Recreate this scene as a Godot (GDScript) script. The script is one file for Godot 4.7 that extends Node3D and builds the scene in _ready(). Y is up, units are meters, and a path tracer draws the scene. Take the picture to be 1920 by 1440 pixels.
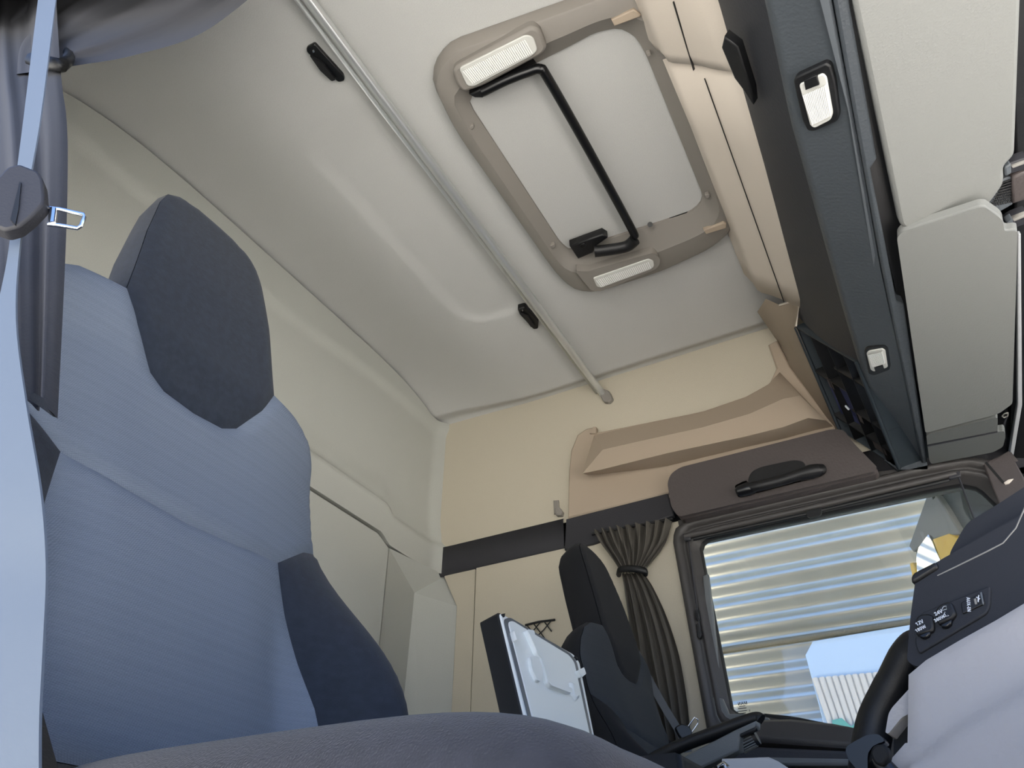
extends Node3D
# Interior of a truck cab seen through the open passenger door. Metres; x runs from the
# passenger door towards the driver's side, y is up, z runs towards the windscreen.

var M := {}
var used := {}

# ---------------------------------------------------------------- small helpers
func p3(a: Array) -> PackedVector3Array:
	var o := PackedVector3Array()
	for i in range(0, a.size(), 3): o.append(Vector3(a[i], a[i + 1], a[i + 2]))
	return o

func p2(a: Array) -> PackedVector2Array:
	var o := PackedVector2Array()
	for i in range(0, a.size(), 2): o.append(Vector2(a[i], a[i + 1]))
	return o

func numbered(s: String) -> String:
	if not used.has(s):
		used[s] = 0
		return s
	used[s] += 1
	return "%s_%03d" % [s, used[s]]

func thing(called: String, label: String, category: String, group := "") -> Node3D:
	var o := Node3D.new()
	o.name = numbered(called)
	add_child(o)
	o.set_meta("label", label)
	o.set_meta("category", category)
	if group != "": o.set_meta("group", group)
	return o

func struct(called: String, label := "") -> Node3D:
	var o := Node3D.new()
	o.name = numbered(called)
	add_child(o)
	o.set_meta("kind", "structure")
	if label != "":
		o.set_meta("label", label)
		o.set_meta("category", called.split("_")[0])
	return o

func begin() -> SurfaceTool:
	var st := SurfaceTool.new()
	st.begin(Mesh.PRIMITIVE_TRIANGLES)
	return st

func put(st: SurfaceTool, called: String, m: Material, parent: Node3D) -> MeshInstance3D:
	st.generate_normals()
	var o := MeshInstance3D.new()
	o.mesh = st.commit()
	o.material_override = m
	o.name = called
	o.cast_shadow = GeometryInstance3D.SHADOW_CASTING_SETTING_ON
	parent.add_child(o, true)
	return o

func tri(st: SurfaceTool, a: Vector3, b: Vector3, c: Vector3):
	st.add_vertex(a); st.add_vertex(b); st.add_vertex(c)

func quad(st: SurfaceTool, a: Vector3, b: Vector3, c: Vector3, d: Vector3):
	tri(st, a, b, c); tri(st, a, c, d)

func settle():
	# move the origin of every thing to the middle of its base
	for t in get_children():
		if t.get_class() != "Node3D": continue
		var bb := AABB()
		var first := true
		for c in t.find_children("*", "MeshInstance3D", true, false):
			var b: AABB = c.mesh.get_aabb()
			if first: bb = b
			else: bb = bb.merge(b)
			first = false
		if first: continue
		var base := Vector3(bb.get_center().x, bb.position.y, bb.get_center().z)
		t.position = base
		for c in t.get_children(): c.position -= base

# ---------------------------------------------------------------- outlines
func rounded(pts: PackedVector2Array, r: float, n := 4) -> PackedVector2Array:
	var o := PackedVector2Array()
	var k := pts.size()
	for i in k:
		var p := pts[i]
		var a := pts[(i + k - 1) % k]
		var b := pts[(i + 1) % k]
		var d := minf(r, minf(p.distance_to(a), p.distance_to(b)) * 0.45)
		var s := p + (a - p).normalized() * d
		var e := p + (b - p).normalized() * d
		for j in n + 1:
			var t := float(j) / n
			o.append(s.lerp(p, t).lerp(p.lerp(e, t), t))
	return o

func spline3(pts: PackedVector3Array, n: int) -> PackedVector3Array:
	var o := PackedVector3Array()
	var k := pts.size()
	for i in k - 1:
		var a := pts[maxi(i - 1, 0)]
		var d := pts[mini(i + 2, k - 1)]
		for j in n:
			o.append(pts[i].cubic_interpolate(pts[i + 1], a, d, float(j) / n))
	o.append(pts[k - 1])
	return o

func inset(pts: PackedVector2Array, d: float) -> PackedVector2Array:
	var k := pts.size()
	var area := 0.0
	for i in k: area += pts[i].cross(pts[(i + 1) % k])
	var s := 1.0 if area > 0.0 else -1.0
	var o := PackedVector2Array()
	for i in k:
		var e1 := (pts[i] - pts[(i + k - 1) % k]).normalized()
		var e2 := (pts[(i + 1) % k] - pts[i]).normalized()
		var n1 := Vector2(-e1.y, e1.x) * s
		var n2 := Vector2(-e2.y, e2.x) * s
		var n := (n1 + n2).normalized()
		var c := maxf(n.dot(n1), 0.45)
		o.append(pts[i] + n * (d / c))
	return o

# basis for a planar set of points: columns u, v, w with w along the given normal
func plane_frame(pts: PackedVector3Array, n: Vector3) -> Transform3D:
	var w := n.normalized()
	var u := Vector3.RIGHT if absf(w.x) < 0.8 else Vector3(0, 0, 1)
	u = (u - w * u.dot(w)).normalized()
	var v := w.cross(u)
	return Transform3D(Basis(u, v, w), pts[0])

func flatten(pts: PackedVector3Array, T: Transform3D) -> PackedVector2Array:
	var o := PackedVector2Array()
	var I := T.affine_inverse()
	for p in pts:
		var q := I * p
		o.append(Vector2(q.x, q.y))
	return o

# plate with a bevelled front edge; the outline lies at w = 0 and the body goes back by depth
func plate(st: SurfaceTool, pts: PackedVector2Array, T: Transform3D, depth: float, bevel := 0.0, holes := false):
	var k := pts.size()
	var b := minf(bevel, depth * 0.8)
	var rings: Array = []
	if b > 0.0:
		rings.append([inset(pts, b), 0.0])
		rings.append([inset(pts, b * 0.3), -b * 0.3])
		rings.append([pts, -b])
	else:
		rings.append([pts, 0.0])
	rings.append([pts, -depth])
	st.set_smooth_group(-1)
	var idx := Geometry2D.triangulate_polygon(rings[0][0])
	if idx.is_empty():
		rings[0][0] = pts
		idx = Geometry2D.triangulate_polygon(pts)
	for i in range(0, idx.size(), 3):
		for j in [0, 1, 2]:
			var q: Vector2 = rings[0][0][idx[i + j]]
			st.add_vertex(T * Vector3(q.x, q.y, 0))
	var idb := Geometry2D.triangulate_polygon(pts)
	for i in range(0, idb.size(), 3):
		for j in [2, 1, 0]:
			var q: Vector2 = pts[idb[i + j]]
			st.add_vertex(T * Vector3(q.x, q.y, -depth))
	st.set_smooth_group(1)
	for r in rings.size() - 1:
		var A: PackedVector2Array = rings[r][0]
		var B: PackedVector2Array = rings[r + 1][0]
		if r == rings.size() - 2: st.set_smooth_group(2)
		for i in k:
			var j := (i + 1) % k
			quad(st, T * Vector3(A[i].x, A[i].y, rings[r][1]), T * Vector3(A[j].x, A[j].y, rings[r][1]),
				T * Vector3(B[j].x, B[j].y, rings[r + 1][1]), T * Vector3(B[i].x, B[i].y, rings[r + 1][1]))

func slab(called: String, flat: Array, n: Vector3, depth: float, m: Material, parent: Node3D, bevel := 0.004, r := 0.0, off := 0.0) -> MeshInstance3D:
	var pts := p3(flat)
	var T := plane_frame(pts, n)
	var o := flatten(pts, T)
	if r > 0.0: o = rounded(o, r)
	T.origin += T.basis.z * off
	var st := begin()
	plate(st, o, T, depth, bevel)
	return put(st, called, m, parent)

func box(st: SurfaceTool, c: Vector3, s: Vector3, B := Basis(), bevel := 0.003):
	var h := s * 0.5
	var o := PackedVector2Array([Vector2(-h.x, -h.y), Vector2(h.x, -h.y), Vector2(h.x, h.y), Vector2(-h.x, h.y)])
	plate(st, o, Transform3D(B, c + B.z * h.z), s.z, minf(bevel, minf(h.x, h.y) * 0.6))

func boxed(called: String, c: Vector3, s: Vector3, m: Material, parent: Node3D, B := Basis(), bevel := 0.003) -> MeshInstance3D:
	var st := begin()
	box(st, c, s, B, bevel)
	return put(st, called, m, parent)

func tube(st: SurfaceTool, path: PackedVector3Array, r, n := 10, sy := 1.0, up := Vector3.UP):
	var k := path.size()
	var rings: Array = []
	for i in k:
		var d := (path[mini(i + 1, k - 1)] - path[maxi(i - 1, 0)]).normalized()
		var a := up.cross(d)
		if a.length() < 0.05: a = Vector3.RIGHT.cross(d)
		a = a.normalized()
		var b := d.cross(a)
		var rr: float = r[i] if r is Array else r
		var ring := PackedVector3Array()
		for j in n:
			var t := TAU * j / n
			ring.append(path[i] + a * cos(t) * rr + b * sin(t) * rr * sy)
		rings.append(ring)
	loft(st, rings, true, true)

func loft(st: SurfaceTool, rings: Array, closed := false, caps := false, group := 0):
	st.set_smooth_group(group)
	for i in rings.size() - 1:
		var A: PackedVector3Array = rings[i]
		var B: PackedVector3Array = rings[i + 1]
		var n := A.size()
		for j in (n if closed else n - 1):
			var l := (j + 1) % n
			quad(st, A[j], B[j], B[l], A[l])
	if caps:
		st.set_smooth_group(-1)
		for e in [0, rings.size() - 1]:
			var A: PackedVector3Array = rings[e]
			var c := Vector3.ZERO
			for p in A: c += p
			c /= A.size()
			for j in A.size(): tri(st, c, A[j], A[(j + 1) % A.size()])

func tubed(called: String, path: PackedVector3Array, r, m: Material, parent: Node3D, n := 10, sy := 1.0, up := Vector3.UP) -> MeshInstance3D:
	var st := begin()
	tube(st, path, r, n, sy, up)
	return put(st, called, m, parent)

# surface over an outline, sampled densely and shaped by f(u, v) -> Vector3
func edge_dist(p: Vector2, o: PackedVector2Array) -> float:
	var d := 1e9
	for i in o.size():
		d = minf(d, p.distance_squared_to(Geometry2D.get_closest_point_to_segment(p, o[i], o[(i + 1) % o.size()])))
	return sqrt(d)

func resample(o: PackedVector2Array, step: float) -> PackedVector2Array:
	var r := PackedVector2Array()
	for i in o.size():
		var a := o[i]
		var b := o[(i + 1) % o.size()]
		var n := maxi(1, int(round(a.distance_to(b) / step)))
		for j in n: r.append(a.lerp(b, float(j) / n))
	return r

func patch(st: SurfaceTool, outline: PackedVector2Array, step: float, f: Callable):
	var o := resample(outline, step)
	var lo := o[0]
	var hi := o[0]
	for p in o:
		lo = lo.min(p); hi = hi.max(p)
	var pts := PackedVector2Array(o)
	var dist: Array = []
	for p in o: dist.append(0.0)
	var row := 0
	var y := lo.y + step * 0.5
	while y < hi.y:
		var x := lo.x + step * (0.5 if row % 2 == 0 else 1.0)
		while x < hi.x:
			var p := Vector2(x, y)
			if Geometry2D.is_point_in_polygon(p, o):
				var d := edge_dist(p, o)
				if d > step * 0.45:
					pts.append(p)
					dist.append(d)
			x += step
		y += step * 0.87
		row += 1
	var idx := Geometry2D.triangulate_delaunay(pts)
	var pos := PackedVector3Array()
	for i in pts.size(): pos.append(f.call(pts[i], dist[i]))
	st.set_smooth_group(0)
	for i in range(0, idx.size(), 3):
		var c := (pts[idx[i]] + pts[idx[i + 1]] + pts[idx[i + 2]]) / 3.0
		if Geometry2D.is_point_in_polygon(c, o):
			if (pts[idx[i + 1]] - pts[idx[i]]).cross(pts[idx[i + 2]] - pts[idx[i]]) > 0.0:
				tri(st, pos[idx[i]], pos[idx[i + 2]], pos[idx[i + 1]])
			else:
				tri(st, pos[idx[i]], pos[idx[i + 1]], pos[idx[i + 2]])

func grid(st: SurfaceTool, nu: int, nv: int, f: Callable, group := 0):
	var rings: Array = []
	for i in nu + 1:
		var r := PackedVector3Array()
		for j in nv + 1: r.append(f.call(float(i) / nu, float(j) / nv))
		rings.append(r)
	loft(st, rings, false, false, group)

func ribbon(st: SurfaceTool, path: PackedVector3Array, side: PackedVector3Array, thick: float):
	# flat band: side holds half-width vectors
	var rings: Array = []
	var k := path.size()
	for i in k:
		var d := (path[mini(i + 1, k - 1)] - path[maxi(i - 1, 0)]).normalized()
		var n := d.cross(side[i]).normalized() * thick * 0.5
		rings.append(PackedVector3Array([path[i] - side[i] + n, path[i] + side[i] + n, path[i] + side[i] - n, path[i] - side[i] - n]))
	st.set_smooth_group(-1)
	for i in k - 1:
		for j in 4:
			st.set_smooth_group(j + 1)
			quad(st, rings[i][j], rings[i + 1][j], rings[i + 1][(j + 1) % 4], rings[i][(j + 1) % 4])

func by_angle(o: PackedVector2Array, n: int, c: Vector2) -> PackedVector2Array:
	# n points of the outline at even angles round c
	var r := PackedVector2Array()
	for i in n:
		var t := TAU * i / n
		var far := c + Vector2(cos(t), sin(t)) * 9.0
		var best := c
		for j in o.size():
			var h = Geometry2D.segment_intersects_segment(c, far, o[j], o[(j + 1) % o.size()])
			if h != null and c.distance_to(h) > c.distance_to(best): best = h
		r.append(best)
	return r

func text_on(words: String, T: Transform3D, size: float, m: Material, parent: Node3D, called := "lettering"):
	var tm := TextMesh.new()
	var f := SystemFont.new()
	f.font_names = PackedStringArray(["Droid Sans"])
	f.font_weight = 700
	tm.font = f
	tm.text = words
	tm.font_size = 64
	tm.pixel_size = size / 46.0
	tm.depth = 0.0006
	tm.curve_step = 2.0
	var o := MeshInstance3D.new()
	o.mesh = tm
	o.material_override = m
	o.name = called
	o.transform = T
	parent.add_child(o, true)

# ---------------------------------------------------------------- materials
func tex_from(img: Image) -> ImageTexture:
	img.generate_mipmaps()
	return ImageTexture.create_from_image(img)

func noise_normal(freq: float, sd: int, strength: float, size := 256, kind := FastNoiseLite.TYPE_SIMPLEX_SMOOTH) -> ImageTexture:
	var n := FastNoiseLite.new()
	n.noise_type = kind
	n.frequency = freq
	n.seed = sd
	n.fractal_octaves = 3
	var img := n.get_seamless_image(size, size)
	img.convert(Image.FORMAT_RGBA8)
	img.bump_map_to_normal_map(strength)
	return tex_from(img)

func tint(freq: float, sd: int, lo: Color, hi: Color, size := 256) -> ImageTexture:
	var n := FastNoiseLite.new()
	n.frequency = freq
	n.seed = sd
	n.fractal_octaves = 4
	var src := n.get_seamless_image(size, size)
	var img := Image.create(size, size, false, Image.FORMAT_RGB8)
	for y in size:
		for x in size: img.set_pixel(x, y, lo.lerp(hi, src.get_pixel(x, y).r))
	return tex_from(img)

func weave(a: Color, b: Color) -> Array:
	# diagonal twill: colour and relief
	var s := 64
	var img := Image.create(s, s, false, Image.FORMAT_RGB8)
	var hm := Image.create(s, s, false, Image.FORMAT_RGBA8)
	var r := RandomNumberGenerator.new()
	r.seed = 5
	for y in s:
		var row := r.randf_range(-0.12, 0.12)
		for x in s:
			var t := 0.5 + 0.5 * sin(TAU * (x + y * 2.0) / 8.0)
			img.set_pixel(x, y, a.lerp(b, clampf(t + row + r.randf_range(-0.15, 0.15), 0, 1)))
			hm.set_pixel(x, y, Color(t, t, t))
	hm.bump_map_to_normal_map(1.5)
	return [tex_from(img), tex_from(hm)]

func mat(c: Color, rough := 0.7, nrm: Texture2D = null, scale := 4.0, amount := 0.5, metal := 0.0) -> StandardMaterial3D:
	var m := StandardMaterial3D.new()
	m.albedo_color = c
	m.roughness = rough
	m.metallic = metal
	m.cull_mode = BaseMaterial3D.CULL_DISABLED
	if nrm:
		m.normal_enabled = true
		m.normal_texture = nrm
		m.normal_scale = amount
		m.uv1_triplanar = true
		m.uv1_world_triplanar = true
		m.uv1_scale = Vector3.ONE * scale
	return m

func make_materials():
	var n_felt := noise_normal(0.12, 3, 3.0)
	var n_grain := noise_normal(0.09, 7, 4.0, 256, FastNoiseLite.TYPE_CELLULAR)
	var n_leather := noise_normal(0.05, 9, 5.0, 256, FastNoiseLite.TYPE_CELLULAR)
	var n_cloth := noise_normal(0.2, 13, 4.0)
	M.felt = mat(Color(1, 1, 1), 0.95, n_felt, 9.0, 0.35)
	M.felt.albedo_texture = tint(0.15, 21, Color(0.70, 0.70, 0.69), Color(0.75, 0.75, 0.74))
	M.felt_wall = mat(Color(1, 1, 1), 0.95, n_felt, 9.0, 0.35)
	M.felt_wall.albedo_texture = tint(0.15, 22, Color(0.72, 0.69, 0.62), Color(0.77, 0.74, 0.67))
	M.felt_rear = mat(Color(1, 1, 1), 0.95, n_felt, 9.0, 0.35)
	M.felt_rear.albedo_texture = tint(0.15, 24, Color(0.66, 0.665, 0.64), Color(0.71, 0.715, 0.69))
	M.taupe = mat(Color(0.52, 0.50, 0.475), 0.6, n_grain, 14.0, 0.25)
	M.shelf = mat(Color(0.67, 0.61, 0.54), 0.65, n_grain, 14.0, 0.2)
	M.beige = mat(Color(0.84, 0.80, 0.75), 0.6, n_grain, 14.0, 0.2)
	M.cheek = mat(Color(0.56, 0.51, 0.45), 0.65, n_grain, 14.0, 0.2)
	M.band = mat(Color(0.17, 0.17, 0.19), 0.6, n_grain, 16.0, 0.25)
	M.console = mat(Color(0.255, 0.275, 0.295), 0.5, n_leather, 10.0, 0.35)
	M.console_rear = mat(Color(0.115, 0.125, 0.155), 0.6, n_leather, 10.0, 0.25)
	M.strip = mat(Color(0.36, 0.38, 0.40), 0.45, n_grain, 16.0, 0.2)
	M.visor = mat(Color(0.50, 0.505, 0.495), 0.65, n_grain, 12.0, 0.3)
	M.flap = mat(Color(0.40, 0.41, 0.40), 0.65, n_grain, 12.0, 0.3)
	M.black = mat(Color(0.07, 0.072, 0.08), 0.5, n_grain, 18.0, 0.25)
	M.gloss = mat(Color(0.05, 0.052, 0.06), 0.3)
	M.grab = mat(Color(0.285, 0.26, 0.255), 0.6, n_leather, 9.0, 0.3)
	M.door = mat(Color(0.25, 0.24, 0.235), 0.5, n_grain, 12.0, 0.25)
	M.doorlight = mat(Color(0.40, 0.415, 0.42), 0.5, n_grain, 14.0, 0.3)
	M.rubber = mat(Color(0.06, 0.06, 0.062), 0.75)
	M.dash = mat(Color(0.70, 0.69, 0.69), 0.6, n_leather, 7.0, 0.35)
	M.dashdark = mat(Color(0.14, 0.15, 0.175), 0.75, n_grain, 20.0, 0.35)
	M.navy = mat(Color(0.20, 0.22, 0.36), 0.7)
	M.slate = mat(Color(0.15, 0.185, 0.21), 0.6)
	var w := weave(Color(0.34, 0.37, 0.42), Color(0.58, 0.61, 0.655))
	M.weave = mat(Color(0.92, 0.93, 0.94), 0.95, w[1], 42.0, 0.5)
	M.weave.albedo_texture = w[0]
	M.weave_dark = mat(Color(0.42, 0.425, 0.42), 0.95, w[1], 42.0, 0.4)
	M.weave_dark.albedo_texture = w[0]
	M.velvet = mat(Color(1, 1, 1), 0.95, n_cloth, 12.0, 0.4)
	M.velvet.albedo_texture = tint(0.02, 31, Color(0.10, 0.125, 0.165), Color(0.145, 0.175, 0.225))
	M.velvet.rim_enabled = true
	M.velvet.rim = 0.15
	M.velvet.rim_tint = 0.4
	M.velvet_dark = mat(Color(0.04, 0.047, 0.065), 0.95, n_cloth, 12.0, 0.4)
	M.velvet_dark.rim_enabled = true
	M.velvet_dark.rim = 0.1
	M.cushion = mat(Color(1, 1, 1), 0.95, n_cloth, 10.0, 0.4)
	M.cushion.albedo_texture = tint(0.02, 33, Color(0.12, 0.125, 0.15), Color(0.185, 0.185, 0.215))
	M.cushion.rim_enabled = true
	M.cushion.rim = 0.25
	M.curtain = mat(Color(0.30, 0.285, 0.26), 0.9, n_cloth, 14.0, 0.4)
	M.curtain_near = mat(Color(0.235, 0.24, 0.265), 0.85, w[1], 30.0, 0.3)
	M.belt = mat(Color(0.35, 0.385, 0.43), 0.55, w[1], 130.0, 0.3)
	M.belt_far = mat(Color(0.32, 0.33, 0.34), 0.5)
	M.alu = mat(Color(0.83, 0.84, 0.84), 0.32, null, 1.0, 0.0, 0.7)
	M.chrome = mat(Color(0.85, 0.86, 0.88), 0.15, null, 1.0, 0.0, 1.0)
	M.mirror = mat(Color(0.92, 0.93, 0.95), 0.02, null, 1.0, 0.0, 1.0)
	M.lens = mat(Color(0.97, 0.97, 0.96), 0.15)
	M.lens_back = mat(Color(0.80, 0.80, 0.78), 0.3)
	M.white = mat(Color(0.90, 0.92, 0.92), 0.35)
	M.print = mat(Color(0.85, 0.87, 0.9), 0.6)
	M.stamp = mat(Color(0.22, 0.23, 0.22), 0.6)
	M.yellow = mat(Color(1.0, 0.80, 0.02), 0.4)
	M.grey = mat(Color(0.55, 0.54, 0.52), 0.6, n_grain, 14.0, 0.2)
	M.lightgrey = mat(Color(0.70, 0.71, 0.72), 0.5, n_grain, 14.0, 0.2)
	M.sheet = mat(Color(1, 1, 1), 0.34, null, 1.0, 0.0, 0.85)
	M.sheet.albedo_texture = tint(0.02, 41, Color(0.79, 0.78, 0.71), Color(0.83, 0.82, 0.75))
	M.sheet.uv1_triplanar = true
	M.sheet.uv1_world_triplanar = true
	M.sheet.uv1_scale = Vector3.ONE * 0.7
	M.rust = mat(Color(1, 1, 1), 0.9, n_grain, 6.0, 0.8)
	M.rust.albedo_texture = tint(0.2, 43, Color(0.34, 0.31, 0.24), Color(0.55, 0.52, 0.42))
	M.pale = mat(Color(0.72, 0.80, 0.85), 0.3)
	M.ribwhite = mat(Color(0.83, 0.80, 0.72), 0.6)
	M.green = mat(Color(0.30, 0.62, 0.52), 0.6)
	M.ground = mat(Color(1, 1, 1), 0.95, n_grain, 2.0, 0.4)
	M.ground.albedo_texture = tint(0.03, 45, Color(0.62, 0.615, 0.60), Color(0.70, 0.695, 0.68))
	M.body = mat(Color(0.93, 0.68, 0.06), 0.35)
	var g := mat(Color(0.80, 0.88, 0.86, 0.04), 0.02)
	g.transparency = BaseMaterial3D.TRANSPARENCY_ALPHA
	M.glass = g

# ---------------------------------------------------------------- surfaces of the shell
func sst(a: float, b: float, x: float) -> float:
	return smoothstep(a, b, x)

func ceil_y(x: float, z: float) -> float:
	var s := clampf(absf((x - 1.26) / 1.06), 0.0, 1.0)
	var sr := clampf(absf((x - 1.33) / 1.0), 0.0, 1.0)
	var y := 1.942 + 0.012 * (1.0 - pow(s, 6.0))
	y += (0.115 * (1.0 - pow(sr, 5.0))) * (1.0 - sst(-1.66, -1.12, z))
	# shallow recess behind the curtain rail
	var q := Vector2(absf(x - 1.30) - 0.47 + 0.13, absf(z + 0.99) - 0.17 + 0.10)
	var d := Vector2(maxf(q.x, 0), maxf(q.y, 0)).length() + minf(maxf(q.x, q.y), 0) - 0.11
	y += 0.010 * (1.0 - sst(-0.012, 0.012, d)) * (1.0 - sst(-0.95, -0.88, z)) * sst(0.78, 0.98, x)
	# hollow along the side wall
	y += 0.035 * sst(2.215, 2.29, x)
	return y

func rear_top(x: float) -> float:
	return ceil_y(minf(x, 2.2), -1.64)

func interp(t: Array, x: float) -> float:
	if x <= t[0]: return t[1]
	for i in range(2, t.size(), 2):
		if x <= t[i]: return lerpf(t[i - 1], t[i + 1], (x - t[i - 2]) / (t[i] - t[i - 2]))
	return t[t.size() - 1]

func shell():
	# outer skin of the cab, closed except for the door, the windscreen and the driver's window
	var o := struct("floor", "dark rubber floor of the truck cab under the seats")
	boxed("floor_plate", Vector3(1.28, -0.32, -0.45), Vector3(2.34, 0.06, 2.7), M.rubber, o)
	o = struct("trim_1", "outer roof skin above the roof lining")
	boxed("roof_skin", Vector3(1.28, 2.17, -0.5), Vector3(2.4, 0.03, 2.6), M.band, o)
	o = struct("trim_2", "outer rear skin behind the rear wall")
	boxed("rear_skin", Vector3(1.28, 0.93, -1.76), Vector3(2.4, 2.5, 0.03), M.band, o)
	o = struct("trim_3", "outer side skin on the driver's side")
	boxed("upper_skin", Vector3(2.44, 1.72, -0.5), Vector3(0.03, 0.88, 2.54), M.band, o)
	boxed("lower_skin", Vector3(2.44, 0.05, -0.5), Vector3(0.03, 0.9, 2.54), M.band, o)
	boxed("rear_side_skin", Vector3(2.44, 0.9, -1.21), Vector3(0.03, 0.8, 1.1), M.band, o)
	boxed("front_side_skin", Vector3(2.44, 0.9, 0.52), Vector3(0.03, 0.8, 0.5), M.band, o)
	o = struct("wall_right", "outer wall around the open passenger door")
	boxed("upper_skin", Vector3(0.11, 1.85, -0.5), Vector3(0.03, 0.62, 2.54), M.band, o)
	boxed("rear_side_skin", Vector3(0.11, 0.7, -1.53), Vector3(0.03, 2.0, 0.5), M.band, o)
	boxed("door_post", Vector3(0.11, 0.7, 0.72), Vector3(0.06, 2.0, 0.12), M.band, o)
	o = struct("wall_front", "front bulkhead below the windscreen")
	boxed("bulkhead", Vector3(1.28, 0.08, 0.80), Vector3(2.4, 0.8, 0.03), M.dashdark, o)
	boxed("header_skin", Vector3(1.28, 1.75, 0.62), Vector3(2.4, 0.82, 0.03), M.band, o)
	o = struct("window_2", "large windscreen ahead of the dashboard")
	slab("pane", [0.2, 0.5, 0.80, 2.36, 0.5, 0.80, 2.36, 1.36, 0.60, 0.2, 1.36, 0.60], Vector3(0, 0.2, -1), 0.005, M.glass, o, 0.0)

	# ceiling lining
	o = struct("ceiling", "pale grey fabric roof lining of the cab")
	var st := begin()
	grid(st, 180, 92, func(a: float, b: float):
		var x := lerpf(0.16, 2.20, a / 0.9) if a < 0.9 else lerpf(2.20, 2.31, (a - 0.9) / 0.1)
		var z := lerpf(-1.69, 0.2, b)
		return Vector3(x, ceil_y(x, z), z))
	put(st, "roof_lining", M.felt, o)

	# rear wall: upper panel with a flared lower lip, then a lower panel set back
	o = struct("wall_rear", "pale grey fabric rear wall of the cab behind the seats")
	st = begin()
	var lip := func(x: float) -> float: return 1.335 - 0.03 * sst(1.93, 2.0, x)
	var lip_top := func(x: float) -> float: return 1.463 - 0.035 * sst(1.95, 2.02, x)
	grid(st, 110, 50, func(a: float, b: float):
		var x := lerpf(0.16, 2.305, a)
		var y0: float = lip.call(x)
		var y1: float = lip_top.call(x)
		var yt := rear_top(x) - 0.011
		var y := lerpf(y0, yt, b)
		var z := -1.64 + 0.0 * b
		z += 0.022 * (1.0 - sst(y1 - 0.012, y1 + 0.012, y))
		var cy := lerpf(1.90, 1.955, sst(1.2, 1.95, x))
		z -= 0.014 * (1.0 - sst(cy - 0.03, cy + 0.02, y)) * sst(y1, y1 + 0.12, y)
		z += 0.03 * pow(sst(2.23, 2.305, x), 2.0)
		return Vector3(x, y, z))
	put(st, "upper_panel", M.felt_rear, o)
	st = begin()
	grid(st, 100, 12, func(a: float, b: float):
		var x := lerpf(0.16, 2.30, a)
		var y0: float = lip.call(x)
		var z := lerpf(-1.618, -1.67, b) + 0.03 * pow(sst(2.23, 2.305, x), 2.0)
		return Vector3(x, y0 + 0.004 * sin(b * PI), z))
	put(st, "lip", M.felt_rear, o)
	# lower rear panel and its facets
	slab("lower_panel", [0.16, -0.3, -1.627, 2.03, -0.3, -1.627, 2.0, 1.300, -1.627, 1.93, 1.329, -1.627, 0.16, 1.329, -1.627], Vector3(0, 0, 1), 0.05, M.felt_rear, o, 0.003)
	slab("seam_cover", [1.45, 0.80, -1.62, 2.1, 0.80, -1.62, 2.1, 0.805, -1.62, 1.45, 0.805, -1.62], Vector3(0, 0, 1), 0.01, M.band, o, 0.001)
	st = begin()
	var A := Vector3(2.0, 1.30, -1.627)
	var B := Vector3(2.235, 1.225, -1.675)
	var Cc := Vector3(2.20, -0.3, -1.675)
	var D := Vector3(2.315, 1.17, -1.52)
	var E := Vector3(2.315, -0.3, -1.52)
	var F := Vector3(2.03, -0.3, -1.627)
	var G := Vector3(2.325, 1.31, -1.60)
	st.set_smooth_group(-1)
	quad(st, A, B, Cc, F)
	quad(st, B, D, E, Cc)
	tri(st, A, G, B)
	tri(st, G, D, B)
	put(st, "corner_facets", M.felt_rear, o)
	boxed("lower_backing", Vector3(1.28, 0.5, -1.73), Vector3(2.3, 1.7, 0.02), M.felt_rear, o)

	# driver's side wall
	o = struct("wall_left", "beige fabric side wall above the driver's door")
	st = begin()
	grid(st, 24, 70, func(a: float, b: float):
		var y := lerpf(1.40, 1.995, a)
		var z := lerpf(-1.63, 0.15, b)
		var x := 2.30
		x += 0.0035 * exp(-pow((Vector2(z + 1.235, (y - 1.52) * 1.1).length() - 0.075) / 0.012, 2.0)) * (1.0 - sst(1.50, 1.56, y))
		return Vector3(x, y, z))
	put(st, "upper_panel", M.felt_wall, o)
	slab("lower_panel", [2.30, -0.3, -1.45, 2.30, -0.3, -0.64, 2.30, 1.31, -0.64, 2.30, 1.31, -1.45], Vector3(-1, 0, 0), 0.02, M.felt_wall, o, 0.003)
	slab("rear_lower_panel", [2.304, -0.3, -1.53, 2.304, -0.3, -1.455, 2.304, 1.31, -1.455, 2.304, 1.31, -1.60, 2.304, 1.17, -1.53], Vector3(-1, 0, 0), 0.02, M.felt_wall, o, 0.003)
	# dark belt between the panels
	o = struct("trim_4", "dark plastic belt running round the side wall")
	st = begin()
	var path := [[2.245, -1.655], [2.262, -1.645], [2.280, -1.628], [2.288, -1.60], [2.290, -1.56], [2.290, -1.079]]
	var rings: Array = []
	for q in path:
		rings.append(PackedVector3Array([Vector3(q[0] + 0.02, 1.418, q[1]), Vector3(q[0], 1.412, q[1]), Vector3(q[0], 1.305, q[1]), Vector3(q[0] + 0.02, 1.298, q[1])]))
	loft(st, rings)
	put(st, "belt_panel", M.band, o)
	slab("belt_panel", [2.287, 1.407, -1.067, 2.287, 1.416, -.882, 2.287, 1.437, -.686, 2.287, 1.327, -.673, 2.287, 1.289, -.971, 2.287, 1.290, -1.078], Vector3(-1, 0, 0), 0.02, M.band, o, 0.004)

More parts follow.
